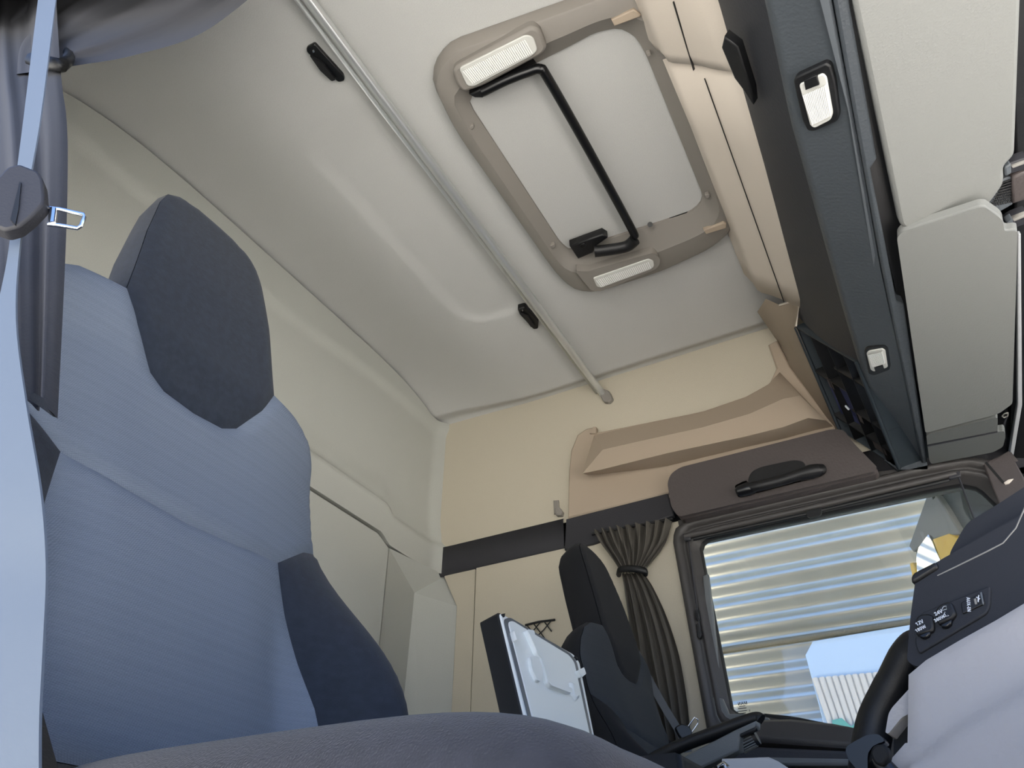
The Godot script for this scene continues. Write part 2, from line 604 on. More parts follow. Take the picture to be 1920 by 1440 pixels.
# ---------------------------------------------------------------- ceiling fittings
func lens_ribs(st: SurfaceTool, q: PackedVector3Array, n: int, nrm: Vector3, h: float):
	# ribs from side q0-q1 to side q3-q2
	for i in n:
		var t := (i + 0.2) / n
		var t2 := (i + 0.8) / n
		var a := q[0].lerp(q[1], t)
		var b := q[0].lerp(q[1], t2)
		var c := q[3].lerp(q[2], t2)
		var d := q[3].lerp(q[2], t)
		var up := nrm * h
		st.set_smooth_group(-1)
		quad(st, a + up, b + up, c + up, d + up)
		quad(st, a, a + up, d + up, d)
		quad(st, b, c, c + up, b + up)

func hatch():
	var t := thing("roof_hatch", "taupe framed roof hatch with a fabric panel and black bar", "hatch")
	var outer := [.873, 1.945, -.738, .834, 1.945, -.703, .809, 1.945, -.643, .858, 1.945, -.340, .877, 1.945, -.211, .913, 1.945, -.154, .988, 1.945, -.133, 1.670, 1.945, -.172, 1.739, 1.945, -.213, 1.779, 1.945, -.288, 1.803, 1.945, -.465, 1.791, 1.945, -.697, 1.742, 1.945, -.753, 1.631, 1.945, -.768, 1.013, 1.945, -.763]
	var inner := [.978, 1.945, -.692, .961, 1.945, -.673, .962, 1.945, -.378, .960, 1.945, -.323, .976, 1.945, -.266, 1.018, 1.945, -.238, 1.076, 1.945, -.234, 1.570, 1.945, -.249, 1.598, 1.945, -.265, 1.616, 1.945, -.305, 1.584, 1.945, -.691, 1.536, 1.945, -.701]
	var fl := func(a):
		var r := PackedVector2Array()
		for p in p3(a): r.append(Vector2(p.x, p.z))
		return r
	var c := Vector2(1.29, -0.46)
	var o: PackedVector2Array = by_angle(rounded(fl.call(outer), 0.06, 6), 120, c)
	var i: PackedVector2Array = by_angle(rounded(fl.call(inner), 0.02, 4), 120, c)
	var rings: Array = []
	for lv in [[0.0, 1.952], [0.0, 1.94], [0.10, 1.920], [0.14, 1.917], [0.56, 1.912], [0.60, 1.916], [0.80, 1.932], [1.0, 1.946], [1.0, 1.965]]:
		var r := PackedVector3Array()
		for k in 120:
			var p: Vector2 = o[k].lerp(i[k], lv[0])
			r.append(Vector3(p.x, lv[1], p.y))
		rings.append(r)
	var st := begin()
	loft(st, rings.slice(0, 3), true, false, 1)
	loft(st, rings.slice(2, 5), true, false, 2)
	loft(st, rings.slice(4, 6), true, false, 3)
	loft(st, rings.slice(5, 8), true, false, 4)
	loft(st, rings.slice(7, 9), true, false, 5)
	put(st, "frame", M.taupe, t)
	# fabric panel inside the frame, with a shallow fold beside the bar
	st = begin()
	patch(st, i, 0.018, func(p: Vector2, d: float):
		var u := 0.0
		return Vector3(p.x, 1.962 - 0.004 * sst(0.0, 0.05, d) + u, p.y))
	put(st, "fabric_panel", M.felt, t)
	# black bar handle
	var bar := spline3(p3([.938, 1.895, -.624, .939, 1.895, -.555, .945, 1.895, -.498, .953, 1.895, -.469, .986, 1.895, -.463, 1.214, 1.895, -.463, 1.535, 1.895, -.468, 1.580, 1.895, -.476, 1.598, 1.895, -.501, 1.588, 1.895, -.546, 1.573, 1.895, -.593]), 6)
	tubed("bar_handle", bar, 0.0125, M.gloss, t, 12)
	tubed("grip", spline3(p3([1.581, 1.884, -.474, 1.594, 1.884, -.505, 1.583, 1.884, -.553, 1.567, 1.884, -.600]), 4), 0.019, M.black, t, 12, 0.85)
	slab("bracket", [1.530, 1.905, -.666, 1.533, 1.905, -.557, 1.553, 1.905, -.548, 1.566, 1.905, -.589, 1.588, 1.905, -.613, 1.591, 1.905, -.666], Vector3(0, -1, 0), 0.03, M.black, t, 0.004)
	slab("bracket", [.934, 1.905, -.662, .934, 1.905, -.622, .939, 1.905, -.502, .941, 1.905, -.481, .964, 1.905, -.478, .957, 1.905, -.565, .954, 1.905, -.602, .959, 1.905, -.637, .949, 1.905, -.654], Vector3(0, -1, 0), 0.03, M.black, t, 0.004)
	slab("screw", [1.535, 1.899, -.629, 1.535, 1.899, -.618, 1.546, 1.899, -.618, 1.551, 1.899, -.626, 1.549, 1.899, -.635, 1.540, 1.899, -.637], Vector3(0, -1, 0), 0.008, M.gloss, t, 0.001)
	slab("gasket", [1.601, 1.950, -.565, 1.614, 1.950, -.304, 1.627, 1.950, -.303, 1.615, 1.950, -.568], Vector3(0, -1, 0), 0.012, M.black, t, 0.001)
	tubed("knob", p3([1.600, 1.945, -.425]) + PackedVector3Array([p3([1.582, 1.925, -.421])[0]]), 0.008, M.black, t, 10, 1.0, Vector3(1, 0, 0))
	for k in [[1.023, 1.917, -.720, 1.020, 1.917, -.705, 1.029, 1.917, -.704, 1.034, 1.917, -.717], [1.509, 1.917, -.724, 1.506, 1.917, -.707, 1.520, 1.917, -.709, 1.525, 1.917, -.723], [1.053, 1.917, -.229, 1.055, 1.917, -.218, 1.065, 1.917, -.219, 1.065, 1.917, -.230], [1.546, 1.917, -.241, 1.547, 1.917, -.227, 1.562, 1.917, -.228, 1.561, 1.917, -.241]]:
		slab("clip", k, Vector3(0, -1, 0), 0.012, M.taupe, t, 0.002, 0.006)
	slab("lug", [.929, 1.905, -.268, .931, 1.905, -.213, .951, 1.905, -.203, .955, 1.905, -.207, .947, 1.905, -.268], Vector3(0, -1, 0), 0.02, M.shelf, t, 0.003)
	slab("lug", [1.664, 1.905, -.284, 1.664, 1.905, -.223, 1.672, 1.905, -.216, 1.689, 1.905, -.221, 1.684, 1.905, -.282], Vector3(0, -1, 0), 0.02, M.shelf, t, 0.003)

func ceiling_lamps():
	var t := thing("reading_lamp", "larger ribbed clear reading lamp at the near end of the roof hatch frame", "lamp", "lamps on the roof hatch frame")
	slab("housing", [.847, 1.893, -.659, .846, 1.893, -.437, .863, 1.893, -.422, .912, 1.893, -.428, .922, 1.893, -.445, .925, 1.893, -.616, .916, 1.893, -.669, .890, 1.893, -.671], Vector3(0, -1, 0), 0.03, M.taupe, t, 0.008, 0.02)
	slab("lens", [.852, 1.889, -.640, .856, 1.889, -.457, .870, 1.889, -.443, .903, 1.889, -.449, .910, 1.889, -.465, .912, 1.889, -.632, .903, 1.889, -.648], Vector3(0, -1, 0), 0.012, M.lens_back, t, 0.002, 0.01)
	var st := begin()
	lens_ribs(st, p3([.860, 1.889, -.636, .863, 1.889, -.461, .903, 1.889, -.461, .902, 1.889, -.632]), 34, Vector3(0, -1, 0), 0.004)
	put(st, "rib_field", M.lens, t)
	t = thing("reading_lamp", "smaller ribbed clear reading lamp at the far end of the roof hatch frame", "lamp", "lamps on the roof hatch frame")
	slab("housing", [1.621, 1.893, -.692, 1.645, 1.893, -.658, 1.666, 1.893, -.447, 1.693, 1.893, -.437, 1.721, 1.893, -.443, 1.739, 1.893, -.468, 1.747, 1.893, -.661, 1.729, 1.893, -.685], Vector3(0, -1, 0), 0.03, M.taupe, t, 0.007, 0.012)
	slab("lens", [1.676, 1.890, -.654, 1.682, 1.889, -.468, 1.698, 1.889, -.458, 1.721, 1.890, -.464, 1.729, 1.889, -.479, 1.730, 1.889, -.648, 1.718, 1.889, -.660], Vector3(0, -1, 0), 0.012, M.lens_back, t, 0.002, 0.006)
	st = begin()
	lens_ribs(st, p3([1.684, 1.889, -.650, 1.688, 1.889, -.470, 1.719, 1.889, -.472, 1.722, 1.889, -.648]), 30, Vector3(0, -1, 0), 0.004)
	put(st, "rib_field", M.lens, t)

func rail_and_hooks():
	var t := thing("curtain_rail", "long silver curtain rail across the roof lining", "rail")
	var a := Vector3(0.2, 1.925, -0.858)
	var b := Vector3(2.296, 1.905, -0.892)
	tubed("rail_tube", PackedVector3Array([a, b]), 0.0135, M.alu, t, 14)
	var st := begin()
	box(st, (a + b) * 0.5 + Vector3(0, 0.004, -0.024), Vector3((b - a).length(), 0.006, 0.010), Basis(Vector3.UP, atan2(0.034, 2.118)), 0.001)
	put(st, "track_flange", M.alu, t)
	slab("end_cap", [2.282, 1.911, -.904, 2.282, 1.923, -.886, 2.282, 1.901, -.860, 2.282, 1.862, -.850, 2.282, 1.850, -.866, 2.282, 1.860, -.888], Vector3(-1, 0, 0), 0.018, M.taupe, t, 0.003, 0.008)
	for k in 2:
		t = thing("ceiling_clip", ["black plastic clip on the roof lining near the dark curtain", "small black plastic clip on the roof lining near the rail's far end"][k], "clip", "clips behind the curtain rail")
		var o: Array = [[.650, 1.944, -.961, .651, 1.944, -.935, .753, 1.944, -.928, .767, 1.944, -.936, .762, 1.944, -.953, .659, 1.944, -.968], [1.734, 1.936, -.963, 1.737, 1.936, -.936, 1.824, 1.936, -.927, 1.861, 1.936, -.949, 1.856, 1.936, -.965, 1.762, 1.936, -.970]][k]
		slab("base_plate", o, Vector3(0, -1, 0), 0.022, M.gloss, t, 0.003, 0.006)
		var u: Array = [[.666, 1.936, -.963, .697, 1.936, -.949, .750, 1.936, -.949, .748, 1.936, -.961, .710, 1.936, -.967], [1.751, 1.928, -.960, 1.778, 1.928, -.945, 1.835, 1.928, -.948, 1.833, 1.928, -.962]][k]
		slab("tongue", u, Vector3(0, -1, 0), 0.02, M.black, t, 0.002, 0.004)
		var s: Array = [[.662, 1.942, -.951, .664, 1.942, -.947, .668, 1.942, -.949, .667, 1.942, -.954], [1.742, 1.934, -.951, 1.743, 1.934, -.947, 1.749, 1.934, -.948, 1.750, 1.934, -.953]][k]
		slab("screw", s, Vector3(0, -1, 0), 0.004, M.chrome, t, 0.0)

# ---------------------------------------------------------------- overhead console
func section_beam(st: SurfaceTool, prof: Array, xs: Array, zs: Array):
	var rings: Array = []
	for i in xs.size():
		var r := PackedVector3Array()
		for p in prof: r.append(Vector3(xs[i], p[0], p[1] + zs[i]))
		rings.append(r)
	loft(st, rings, false, false, 0)

func console():
	# beige roof beam
	var t := thing("roof_beam", "beige plastic roof beam between the hatch and the dark overhead console", "trim")
	var prof := [[1.95, -0.21], [1.925, -0.20], [1.90, -0.19], [1.865, -0.182], [1.85, -0.172], [1.825, -0.145], [1.79, -0.112], [1.76, -0.09], [1.735, -0.068], [1.72, -0.052], [1.715, -0.02], [1.72, 0.1]]
	var st := begin()
	section_beam(st, prof, [1.075, 1.09, 1.3, 1.5, 1.7, 1.85, 1.955, 1.965], [0.02, -0.002, -0.006, -0.012, -0.016, -0.022, -0.024, 0.01])
	put(st, "beam_cover", M.beige, t)
	var prof2 := []
	for p in prof: prof2.append([p[0] - 0.012, p[1] - 0.006])
	st = begin()
	section_beam(st, prof2, [0.2, 0.5, 0.9, 1.03, 1.06, 1.07], [0.02, 0.012, 0.004, 0.0, 0.006, 0.035])
	put(st, "beam_cover", M.beige, t)
	slab("seam", [.889, 1.790, -.109, .890, 1.790, -.107, 1.070, 1.790, -.131, 1.071, 1.790, -.133], Vector3(0, -0.75, -0.65), 0.006, M.black, t, 0.0, 0.0, 0.016)
	tubed("seam", p3([1.1, 1.787, -0.116, 1.5, 1.787, -0.126, 1.96, 1.787, -0.138]), 0.0014, M.black, t, 6)
	# end cheek
	t = thing("console_cheek", "taupe end cheek joining roof beam and side wall shelf", "trim")
	st = begin()
	var q := p3([2.002, 1.860, -.192, 2.019, 1.830, -.157, 1.940, 1.760, -.090, 1.983, 1.700, -.125, 2.275, 1.482, -.103, 2.300, 1.515, -.124, 2.305, 1.785, -.202, 2.310, 1.926, -.222, 2.100, 1.899, -.238])
	var cen := Vector3(2.16, 1.74, -0.165)
	st.set_smooth_group(0)
	for i in q.size(): tri(st, cen, q[i], q[(i + 1) % q.size()])
	put(st, "cheek_panel", M.cheek, t)
	tubed("cheek_edge", PackedVector3Array([q[1], q[2], q[3]]), 0.004, M.beige, t, 6)

	# dark console
	t = thing("overhead_console", "dark grained overhead console running across above the windscreen", "console")
	var zt := [0.2, -0.01, 0.9, -0.034, 1.34, -0.055, 1.89, -0.087, 2.0, -0.110]
	var zl2 := [0.2, 0.055, 0.73, 0.044, 0.99, 0.027, 1.58, 0.015, 1.85, 0.012, 2.38, 0.030]
	var zl4 := [0.2, 0.135, 0.75, 0.126, 1.04, 0.117, 1.375, 0.104, 2.32, 0.090]
	st = begin()
	grid(st, 40, 14, func(a: float, b: float):
		var xt := lerpf(0.2, 1.985, a)
		var xb := lerpf(0.2, 1.80, a)
		var x := lerpf(xt, xb, b)
		var y := lerpf(1.725, 1.385, b)
		var z := lerpf(interp(zt, xt), interp(zl2, xb) - 0.003, b) - 0.012 * sin(b * PI)
		return Vector3(x, y, z))
	put(st, "rear_face", M.console_rear, t)
	st = begin()
	grid(st, 60, 12, func(a: float, b: float):
		var x := lerpf(0.2, 2.285, a)
		var z0 := interp(zl2, x)
		var z1 := interp(zl4, x)
		var k := [[-0.003, 0.026], [-0.002, 0.018], [0.001, 0.010], [0.005, 0.005], [0.011, 0.0015], [0.02, -0.003]]
		if b < 0.45:
			var i := int(clampf(b / 0.45 * 5.0, 0, 4.999))
			var f := b / 0.45 * 5.0 - i
			return Vector3(x, 1.36 + lerpf(k[i][1], k[mini(i + 1, 5)][1], f), z0 + lerpf(k[i][0], k[mini(i + 1, 5)][0], f))
		var s := (b - 0.45) / 0.55
		return Vector3(x, lerpf(1.357, 1.313, s), lerpf(z0 + 0.02, z1, s)))
	put(st, "underside", M.console, t)
	slab("light_strip", [.705, 1.315, .111, .742, 1.315, .113, .957, 1.313, .115, 1.386, 1.324, .095, 2.370, 1.342, .063, 2.362, 1.333, .080, 1.386, 1.321, .101, 1.037, 1.314, .114, .744, 1.309, .123, .708, 1.308, .124], Vector3(0, -1, -0.55), 0.01, M.strip, t, 0.001, 0.0, 0.004)
	slab("front_lip", [.699, 1.303, .128, .743, 1.303, .128, 1.030, 1.303, .118, 1.368, 1.303, .106, 2.308, 1.303, .087, 2.312, 1.303, .101, 1.517, 1.303, .132, 1.498, 1.303, .119, 1.237, 1.303, .124, 1.097, 1.303, .126, 1.079, 1.303, .140, .754, 1.303, .148, .711, 1.303, .150], Vector3(0, -1, 0), 0.05, M.console, t, 0.005)
	st = begin()
	box(st, Vector3(1.25, 1.46, 0.225), Vector3(2.08, 0.26, 0.20), Basis(), 0.01)
	put(st, "core", M.black, t)
	slab("end_plate", [2.290, 1.342, -.005, 2.290, 1.302, .020, 2.290, 1.281, .097, 2.290, 1.325, .105, 2.290, 1.361, .045], Vector3(1, 0, 0), 0.02, M.console, t, 0.002)
	var br := [.875, 1.520, -.050, .851, 1.520, -.033, .875, 1.520, -.007, .979, 1.520, -.010, 1.014, 1.520, -.019, .972, 1.520, -.034, .947, 1.520, -.045]
	slab("bracket", br, Vector3(0, -0.8, -0.6), 0.02, M.black, t, 0.003)
	# open pigeon-holes at the far end
	var c := p3([1.995, 1.705, -.127, 1.801, 1.385, .005, 2.270, 1.304, .026, 2.270, 1.479, -.101])
	var deep := Vector3(0.0, 0.02, 0.13)
	var at := func(s: float, u: float) -> Vector3: return c[0].lerp(c[3], s).lerp(c[1].lerp(c[2], s), u)
	st = begin()
	st.set_smooth_group(-1)
	quad(st, c[0] + deep, c[1] + deep, c[2] + deep, c[3] + deep)
	for i in 4: quad(st, c[i], c[(i + 1) % 4], c[(i + 1) % 4] + deep, c[i] + deep)
	var rk := put(st, "pigeonhole_rack", M.slate, t)
	rk.set_meta("label", "dark open pigeonholes at the far end")
	for e in [[0.0, 0.0, 0.0, 1.0, M.slate], [0.0, 0.26, 1.0, 0.26, M.black], [0.0, 0.55, 1.0, 0.55, M.black], [0.0, 0.80, 1.0, 0.80, M.black], [0.42, 0.0, 0.42, 0.55, M.black], [0.22, 0.5, 0.22, 1.0, M.black], [0.62, 0.5, 0.62, 1.0, M.black], [0.85, 0.0, 0.85, 1.0, M.black]]:
		st = begin()
		var p: Vector3 = at.call(e[0], e[1])
		var r: Vector3 = at.call(e[2], e[3])
		var w := (r - p).cross(deep).normalized() * 0.004
		quad(st, p - w, r - w, r + w, p + w)
		quad(st, p - w, p - w + deep, r - w + deep, r - w)
		quad(st, p + w, r + w, r + w + deep, p + w + deep)
		put(st, "divider", e[4], rk)
	st = begin()
	var fp: Array = []
	for k in [[0, 0, 1, 0.0], [0, 1, 1, 1]]:
		var p: Vector3 = at.call(k[0], k[1])
		var r: Vector3 = at.call(k[2], k[3])
		tube(st, PackedVector3Array([p, r]), 0.006, 6)
	put(st, "rim", M.slate, rk)
	for k in [[0.40, 0.22, 0.50, 0.30], [0.62, 0.58, 0.70, 0.64], [0.86, 0.66, 0.93, 0.86]]:
		st = begin()
		quad(st, at.call(k[0], k[1]), at.call(k[0], k[3]), at.call(k[2], k[3]), at.call(k[2], k[1]))
		put(st, "ledge", M.grab, rk)
	# folded card in one of the holes
	t = thing("storage_pouch", "navy blue pouch with a white mark in the pigeonholes of the overhead console", "pouch")
	st = begin()
	var k := [at.call(0.50, 0.07), at.call(0.50, 0.50), at.call(0.90, 0.50), at.call(0.90, 0.07)]
	var off := Vector3(0, 0.005, 0.015)
	st.set_smooth_group(-1)
	quad(st, k[0] + off, k[1] + off, k[2] + off, k[3] + off)
	quad(st, k[0] + off * 2, k[1] + off * 2, k[2] + off * 2, k[3] + off * 2)
	for i in 4: quad(st, k[i] + off, k[(i + 1) % 4] + off, k[(i + 1) % 4] + off * 2, k[i] + off * 2)
	put(st, "cloth_body", M.navy, t)
	tubed("white_mark", PackedVector3Array([at.call(0.64, 0.17) + off * 0.8, at.call(0.70, 0.33) + off * 0.8]), 0.0035, M.print, t, 6)
	tubed("white_mark", PackedVector3Array([at.call(0.67, 0.25) + off * 0.8, at.call(0.73, 0.27) + off * 0.8]), 0.003, M.print, t, 6)

	# lamps in the console
	for i in 2:
		var l := thing("console_lamp", ["larger clear console lamp with a black switch at its upper end", "smaller clear console lamp near the dark pigeonholes"][i], "lamp", "lamps in the overhead console")
		var hs: Array = [[.881, 1.350, .048, .873, 1.347, .054, .853, 1.321, .100, .859, 1.318, .106, .893, 1.318, .107, .963, 1.321, .102, .977, 1.324, .096, .996, 1.345, .057, .993, 1.350, .048, .969, 1.352, .044], [1.717, 1.359, .031, 1.699, 1.355, .039, 1.677, 1.333, .078, 1.689, 1.330, .085, 1.766, 1.332, .082, 1.792, 1.335, .075, 1.830, 1.356, .037, 1.825, 1.362, .026]][i]
		slab("housing", hs, Vector3(0, -1, -0.55), 0.012, M.black, l, 0.003, 0.008, 0.006)
		var ls: Array = [[.887, 1.346, .056, .870, 1.325, .094, .878, 1.323, .098, .955, 1.325, .094, .970, 1.328, .088, .986, 1.343, .061, .979, 1.346, .055], [1.723, 1.357, .036, 1.710, 1.353, .042, 1.692, 1.337, .072, 1.700, 1.334, .077, 1.778, 1.337, .073, 1.806, 1.354, .040, 1.798, 1.358, .034]][i]
		slab("lens", ls, Vector3(0, -1, -0.55), 0.006, M.lens_back, l, 0.002, 0.006, 0.009)
		var rb: Array = [[.908, 1.345, .058, .891, 1.324, .095, .957, 1.326, .092, .975, 1.344, .060], [1.722, 1.354, .040, 1.701, 1.337, .071, 1.754, 1.337, .071, 1.779, 1.354, .041]][i]
		st = begin()
		lens_ribs(st, p3(rb), [14, 12][i], Vector3(0, -0.876, -0.482), 0.0125)
		put(st, "rib_field", M.lens, l)
		var sw: Array = [[.877, 1.340, .066, .869, 1.329, .086, .889, 1.329, .086, .897, 1.341, .065], [1.783, 1.352, .045, 1.765, 1.341, .064, 1.785, 1.341, .065, 1.805, 1.351, .046]][i]
		slab("switch", sw, Vector3(0, -1, -0.55), 0.008, M.black, l, 0.001, 0.0, 0.0125)

func visors():
	var up := Vector3(0, -1, 0)
	var t := thing("sun_visor", "large pale grey sun visor panel at the near side", "visor", "sun visor panels")
	slab("panel", [.699, 1.295, .151, .752, 1.295, .152, 1.259, 1.295, .154, 1.277, 1.295, .163, 1.288, 1.295, .292, 1.286, 1.295, .307, 1.243, 1.295, .335, 1.198, 1.295, .336, 1.182, 1.295, .354, .822, 1.295, .373], up, 0.022, M.visor, t, 0.007, 0.012)
	t = thing("sun_visor", "narrower grey sun visor panel on the driver's side with a rubber end flap", "visor", "sun visor panels")
	slab("panel", [1.283, 1.289, .143, 1.269, 1.287, .152, 1.237, 1.255, .281, 1.240, 1.252, .290, 1.280, 1.246, .314, 1.317, 1.246, .316, 1.316, 1.241, .336, 1.527, 1.243, .328, 1.955, 1.247, .311, 2.002, 1.255, .281, 2.087, 1.297, .114], Vector3(0, -1, -0.25), 0.022, M.visor, t, 0.007, 0.012)
	slab("end_flap", [2.093, 1.296, .115, 2.013, 1.255, .279, 2.092, 1.256, .275, 2.087, 1.253, .289, 2.114, 1.252, .292, 2.176, 1.254, .284, 2.206, 1.260, .261, 2.268, 1.297, .111, 2.247, 1.298, .108], Vector3(0, -1, -0.25), 0.02, M.flap, t, 0.006, 0.01, 0.003)
	slab("fold_line", [2.149, 1.297, .112, 2.086, 1.256, .275, 2.092, 1.256, .275, 2.158, 1.297, .112], Vector3(0, -1, -0.25), 0.004, M.band, t, 0.0, 0.0, 0.0045)
	tubed("pivot_pin", p3([2.092, 1.300, .312, 2.158, 1.300, .300]), 0.004, M.band, t, 8)
	tubed("pivot_ring", p3([2.093, 1.296, .299, 2.082, 1.296, .306, 2.083, 1.296, .313, 2.099, 1.296, .312, 2.103, 1.296, .303, 2.093, 1.296, .299]), 0.0018, M.grey, t, 6)
	t = thing("speaker_grille", "grey mesh speaker grille between the two sun visors", "grille")
	slab("grille_plate", [1.309, 1.310, .305, 1.245, 1.310, .337, 1.246, 1.310, .353, 1.321, 1.310, .351, 1.330, 1.310, .328], up, 0.02, M.strip, t, 0.002)
	var q := p3([1.305, 1.309, .311, 1.250, 1.309, .337, 1.249, 1.309, .351, 1.314, 1.309, .349])
	var st := begin()
	for i in 9:
		for j in 9:
			var p := q[0].lerp(q[1], (i + 0.5) / 9.0).lerp(q[3].lerp(q[2], (i + 0.5) / 9.0), (j + 0.5) / 9.0)
			box(st, p, Vector3(0.004, 0.003, 0.0025), Basis(), 0.0)
	var o := put(st, "mesh_holes", M.black, t)
	o.set_meta("kind", "stuff")
	for k in 2:
		t = thing("visor_hinge", ["grey plastic visor hinge arm above the speaker grille", "grey plastic visor hinge arm below the speaker grille"][k], "hinge", "visor hinges")
		var a: Array = [[1.209, 1.305, .339, 1.207, 1.305, .350, 1.207, 1.305, .375, 1.236, 1.305, .374, 1.234, 1.305, .351, 1.233, 1.305, .339], [1.358, 1.305, .336, 1.352, 1.305, .349, 1.350, 1.305, .372, 1.383, 1.305, .372, 1.386, 1.305, .349, 1.393, 1.305, .337]][k]
		slab("arm", a, up, 0.02, M.band, t, 0.003)
		var b: Array = [[1.210, 1.300, .349, 1.210, 1.300, .373, 1.215, 1.300, .373, 1.216, 1.300, .351], [1.352, 1.300, .347, 1.350, 1.300, .371, 1.356, 1.300, .370, 1.359, 1.300, .349]][k]
		slab("arm_rib", b, up, 0.01, M.grey, t, 0.001)
		var c: Array = [[1.208, 1.300, .338, 1.204, 1.300, .349, 1.228, 1.300, .349, 1.231, 1.300, .338], [1.355, 1.300, .336, 1.349, 1.300, .347, 1.380, 1.300, .347, 1.390, 1.300, .336]][k]
		slab("pivot", c, up, 0.016, M.strip, t, 0.003, 0.004)
	# windscreen header
	t = thing("windscreen_header", "black windscreen header strip in front of the sun visors", "trim")
	slab("header_plate", [.816, 1.325, .365, 1.224, 1.325, .364, 2.406, 1.325, .319, 2.454, 1.325, .408, .853, 1.325, .432], up, 0.03, M.black, t, 0.004)
	slab("header_strip", [1.413, 1.310, .358, 1.415, 1.310, .363, 2.088, 1.310, .351, 2.399, 1.310, .320, 2.393, 1.310, .309, 2.082, 1.310, .340], up, 0.01, M.lightgrey, t, 0.002)
	slab("header_cover", [1.309, 1.300, .348, 1.239, 1.300, .350, 1.236, 1.300, .373, 1.310, 1.300, .371], up, 0.02, M.grab, t, 0.004)
	# A-pillar trim
	t = thing("pillar_trim", "taupe grey windscreen pillar cover beyond the driver's window", "trim")
	slab("pillar_cover", [2.270, 1.264, .233, 2.270, 1.271, .270, 2.270, 1.281, .306, 2.270, 1.180, .313, 2.270, 1.099, .286, 2.270, 1.109, .232], Vector3(-1, 0, -0.1), 0.03, M.grab, t, 0.004)
	slab("cap", [2.266, 1.267, .278, 2.266, 1.275, .308, 2.266, 1.244, .315, 2.266, 1.248, .284], Vector3(-1, 0, -0.1), 0.004, M.grab, t, 0.001)
	slab("frame_gap", [2.268, 1.262, .238, 2.268, 1.264, .244, 2.268, 1.192, .265, 2.268, 1.190, .259], Vector3(-1, 0, -0.1), 0.006, M.rubber, t, 0.0)
	slab("grab_tab", [2.262, 1.191, .262, 2.262, 1.196, .274, 2.262, 1.195, .287, 2.262, 1.185, .273, 2.262, 1.184, .263], Vector3(-1, 0, -0.1), 0.01, M.beige, t, 0.002)

# ---------------------------------------------------------------- driver's side fittings
func shelf():
	var t := thing("wall_shelf", "taupe moulded storage shelf on the side wall above the driver's door", "shelf")
	slab("back_panel", [2.282, 1.405, -1.058, 2.282, 1.595, -1.046, 2.282, 1.682, -1.034, 2.282, 1.744, -1.004, 2.282, 1.761, -.963, 2.282, 1.758, -.932, 2.282, 1.731, -.929, 2.282, 1.692, -.493, 2.282, 1.706, -.358, 2.282, 1.732, -.276, 2.282, 1.784, -.242, 2.282, 1.892, -.250, 2.282, 1.901, -.216, 2.282, 1.772, -.196, 2.282, 1.501, -.111, 2.282, 1.447, -.133, 2.282, 1.427, -.407, 2.282, 1.410, -.693], Vector3(-1, 0, 0), 0.018, M.shelf, t, 0.006)
	# ledge: upper part stands proud, underside in view
	var up := p3([2.195, 1.591, -.870, 2.195, 1.584, -.719, 2.195, 1.572, -.511, 2.195, 1.575, -.348, 2.195, 1.597, -.235, 2.195, 1.591, -.182, 2.195, 1.494, -.138])
	var un := p3([2.188, 1.512, -.950, 2.188, 1.508, -.872, 2.188, 1.505, -.638, 2.188, 1.491, -.370, 2.188, 1.490, -.252, 2.188, 1.499, -.176, 2.188, 1.475, -.128])
	var lo := p3([2.279, 1.558, -.969, 2.279, 1.545, -.910, 2.279, 1.511, -.671, 2.279, 1.507, -.392, 2.279, 1.503, -.271, 2.279, 1.505, -.169, 2.279, 1.501, -.117])
	var tp := p3([2.281, 1.720, -.934, 2.281, 1.710, -.772, 2.281, 1.691, -.512, 2.281, 1.702, -.362, 2.281, 1.726, -.281, 2.281, 1.762, -.234, 2.281, 1.576, -.154])
	var st := begin()
	loft(st, [tp, up], false, false, 1)
	loft(st, [up, un], false, false, 2)
	loft(st, [un, lo], false, false, 3)
	var e := PackedVector3Array([tp[0], up[0], un[0], lo[0]])
	st.set_smooth_group(-1)
	quad(st, e[0], e[1], e[2], e[3])
	put(st, "ledge", M.shelf, t)
	slab("lug", [2.272, 1.729, -.949, 2.272, 1.753, -.932, 2.272, 1.749, -.921, 2.272, 1.721, -.923], Vector3(-1, 0, 0), 0.02, M.shelf, t, 0.002)
	t = thing("coat_hook", "small taupe coat hook on the beige side wall", "hook")
	slab("hook_plate", [2.294, 1.499, -1.120, 2.294, 1.495, -1.098, 2.294, 1.438, -1.095, 2.294, 1.442, -1.119], Vector3(-1, 0, 0), 0.014, M.taupe, t, 0.004)
	slab("hook_nose", [2.277, 1.457, -1.108, 2.277, 1.457, -1.090, 2.277, 1.437, -1.078, 2.277, 1.423, -1.083, 2.277, 1.428, -1.104], Vector3(-1, 0, 0), 0.022, M.taupe, t, 0.005)

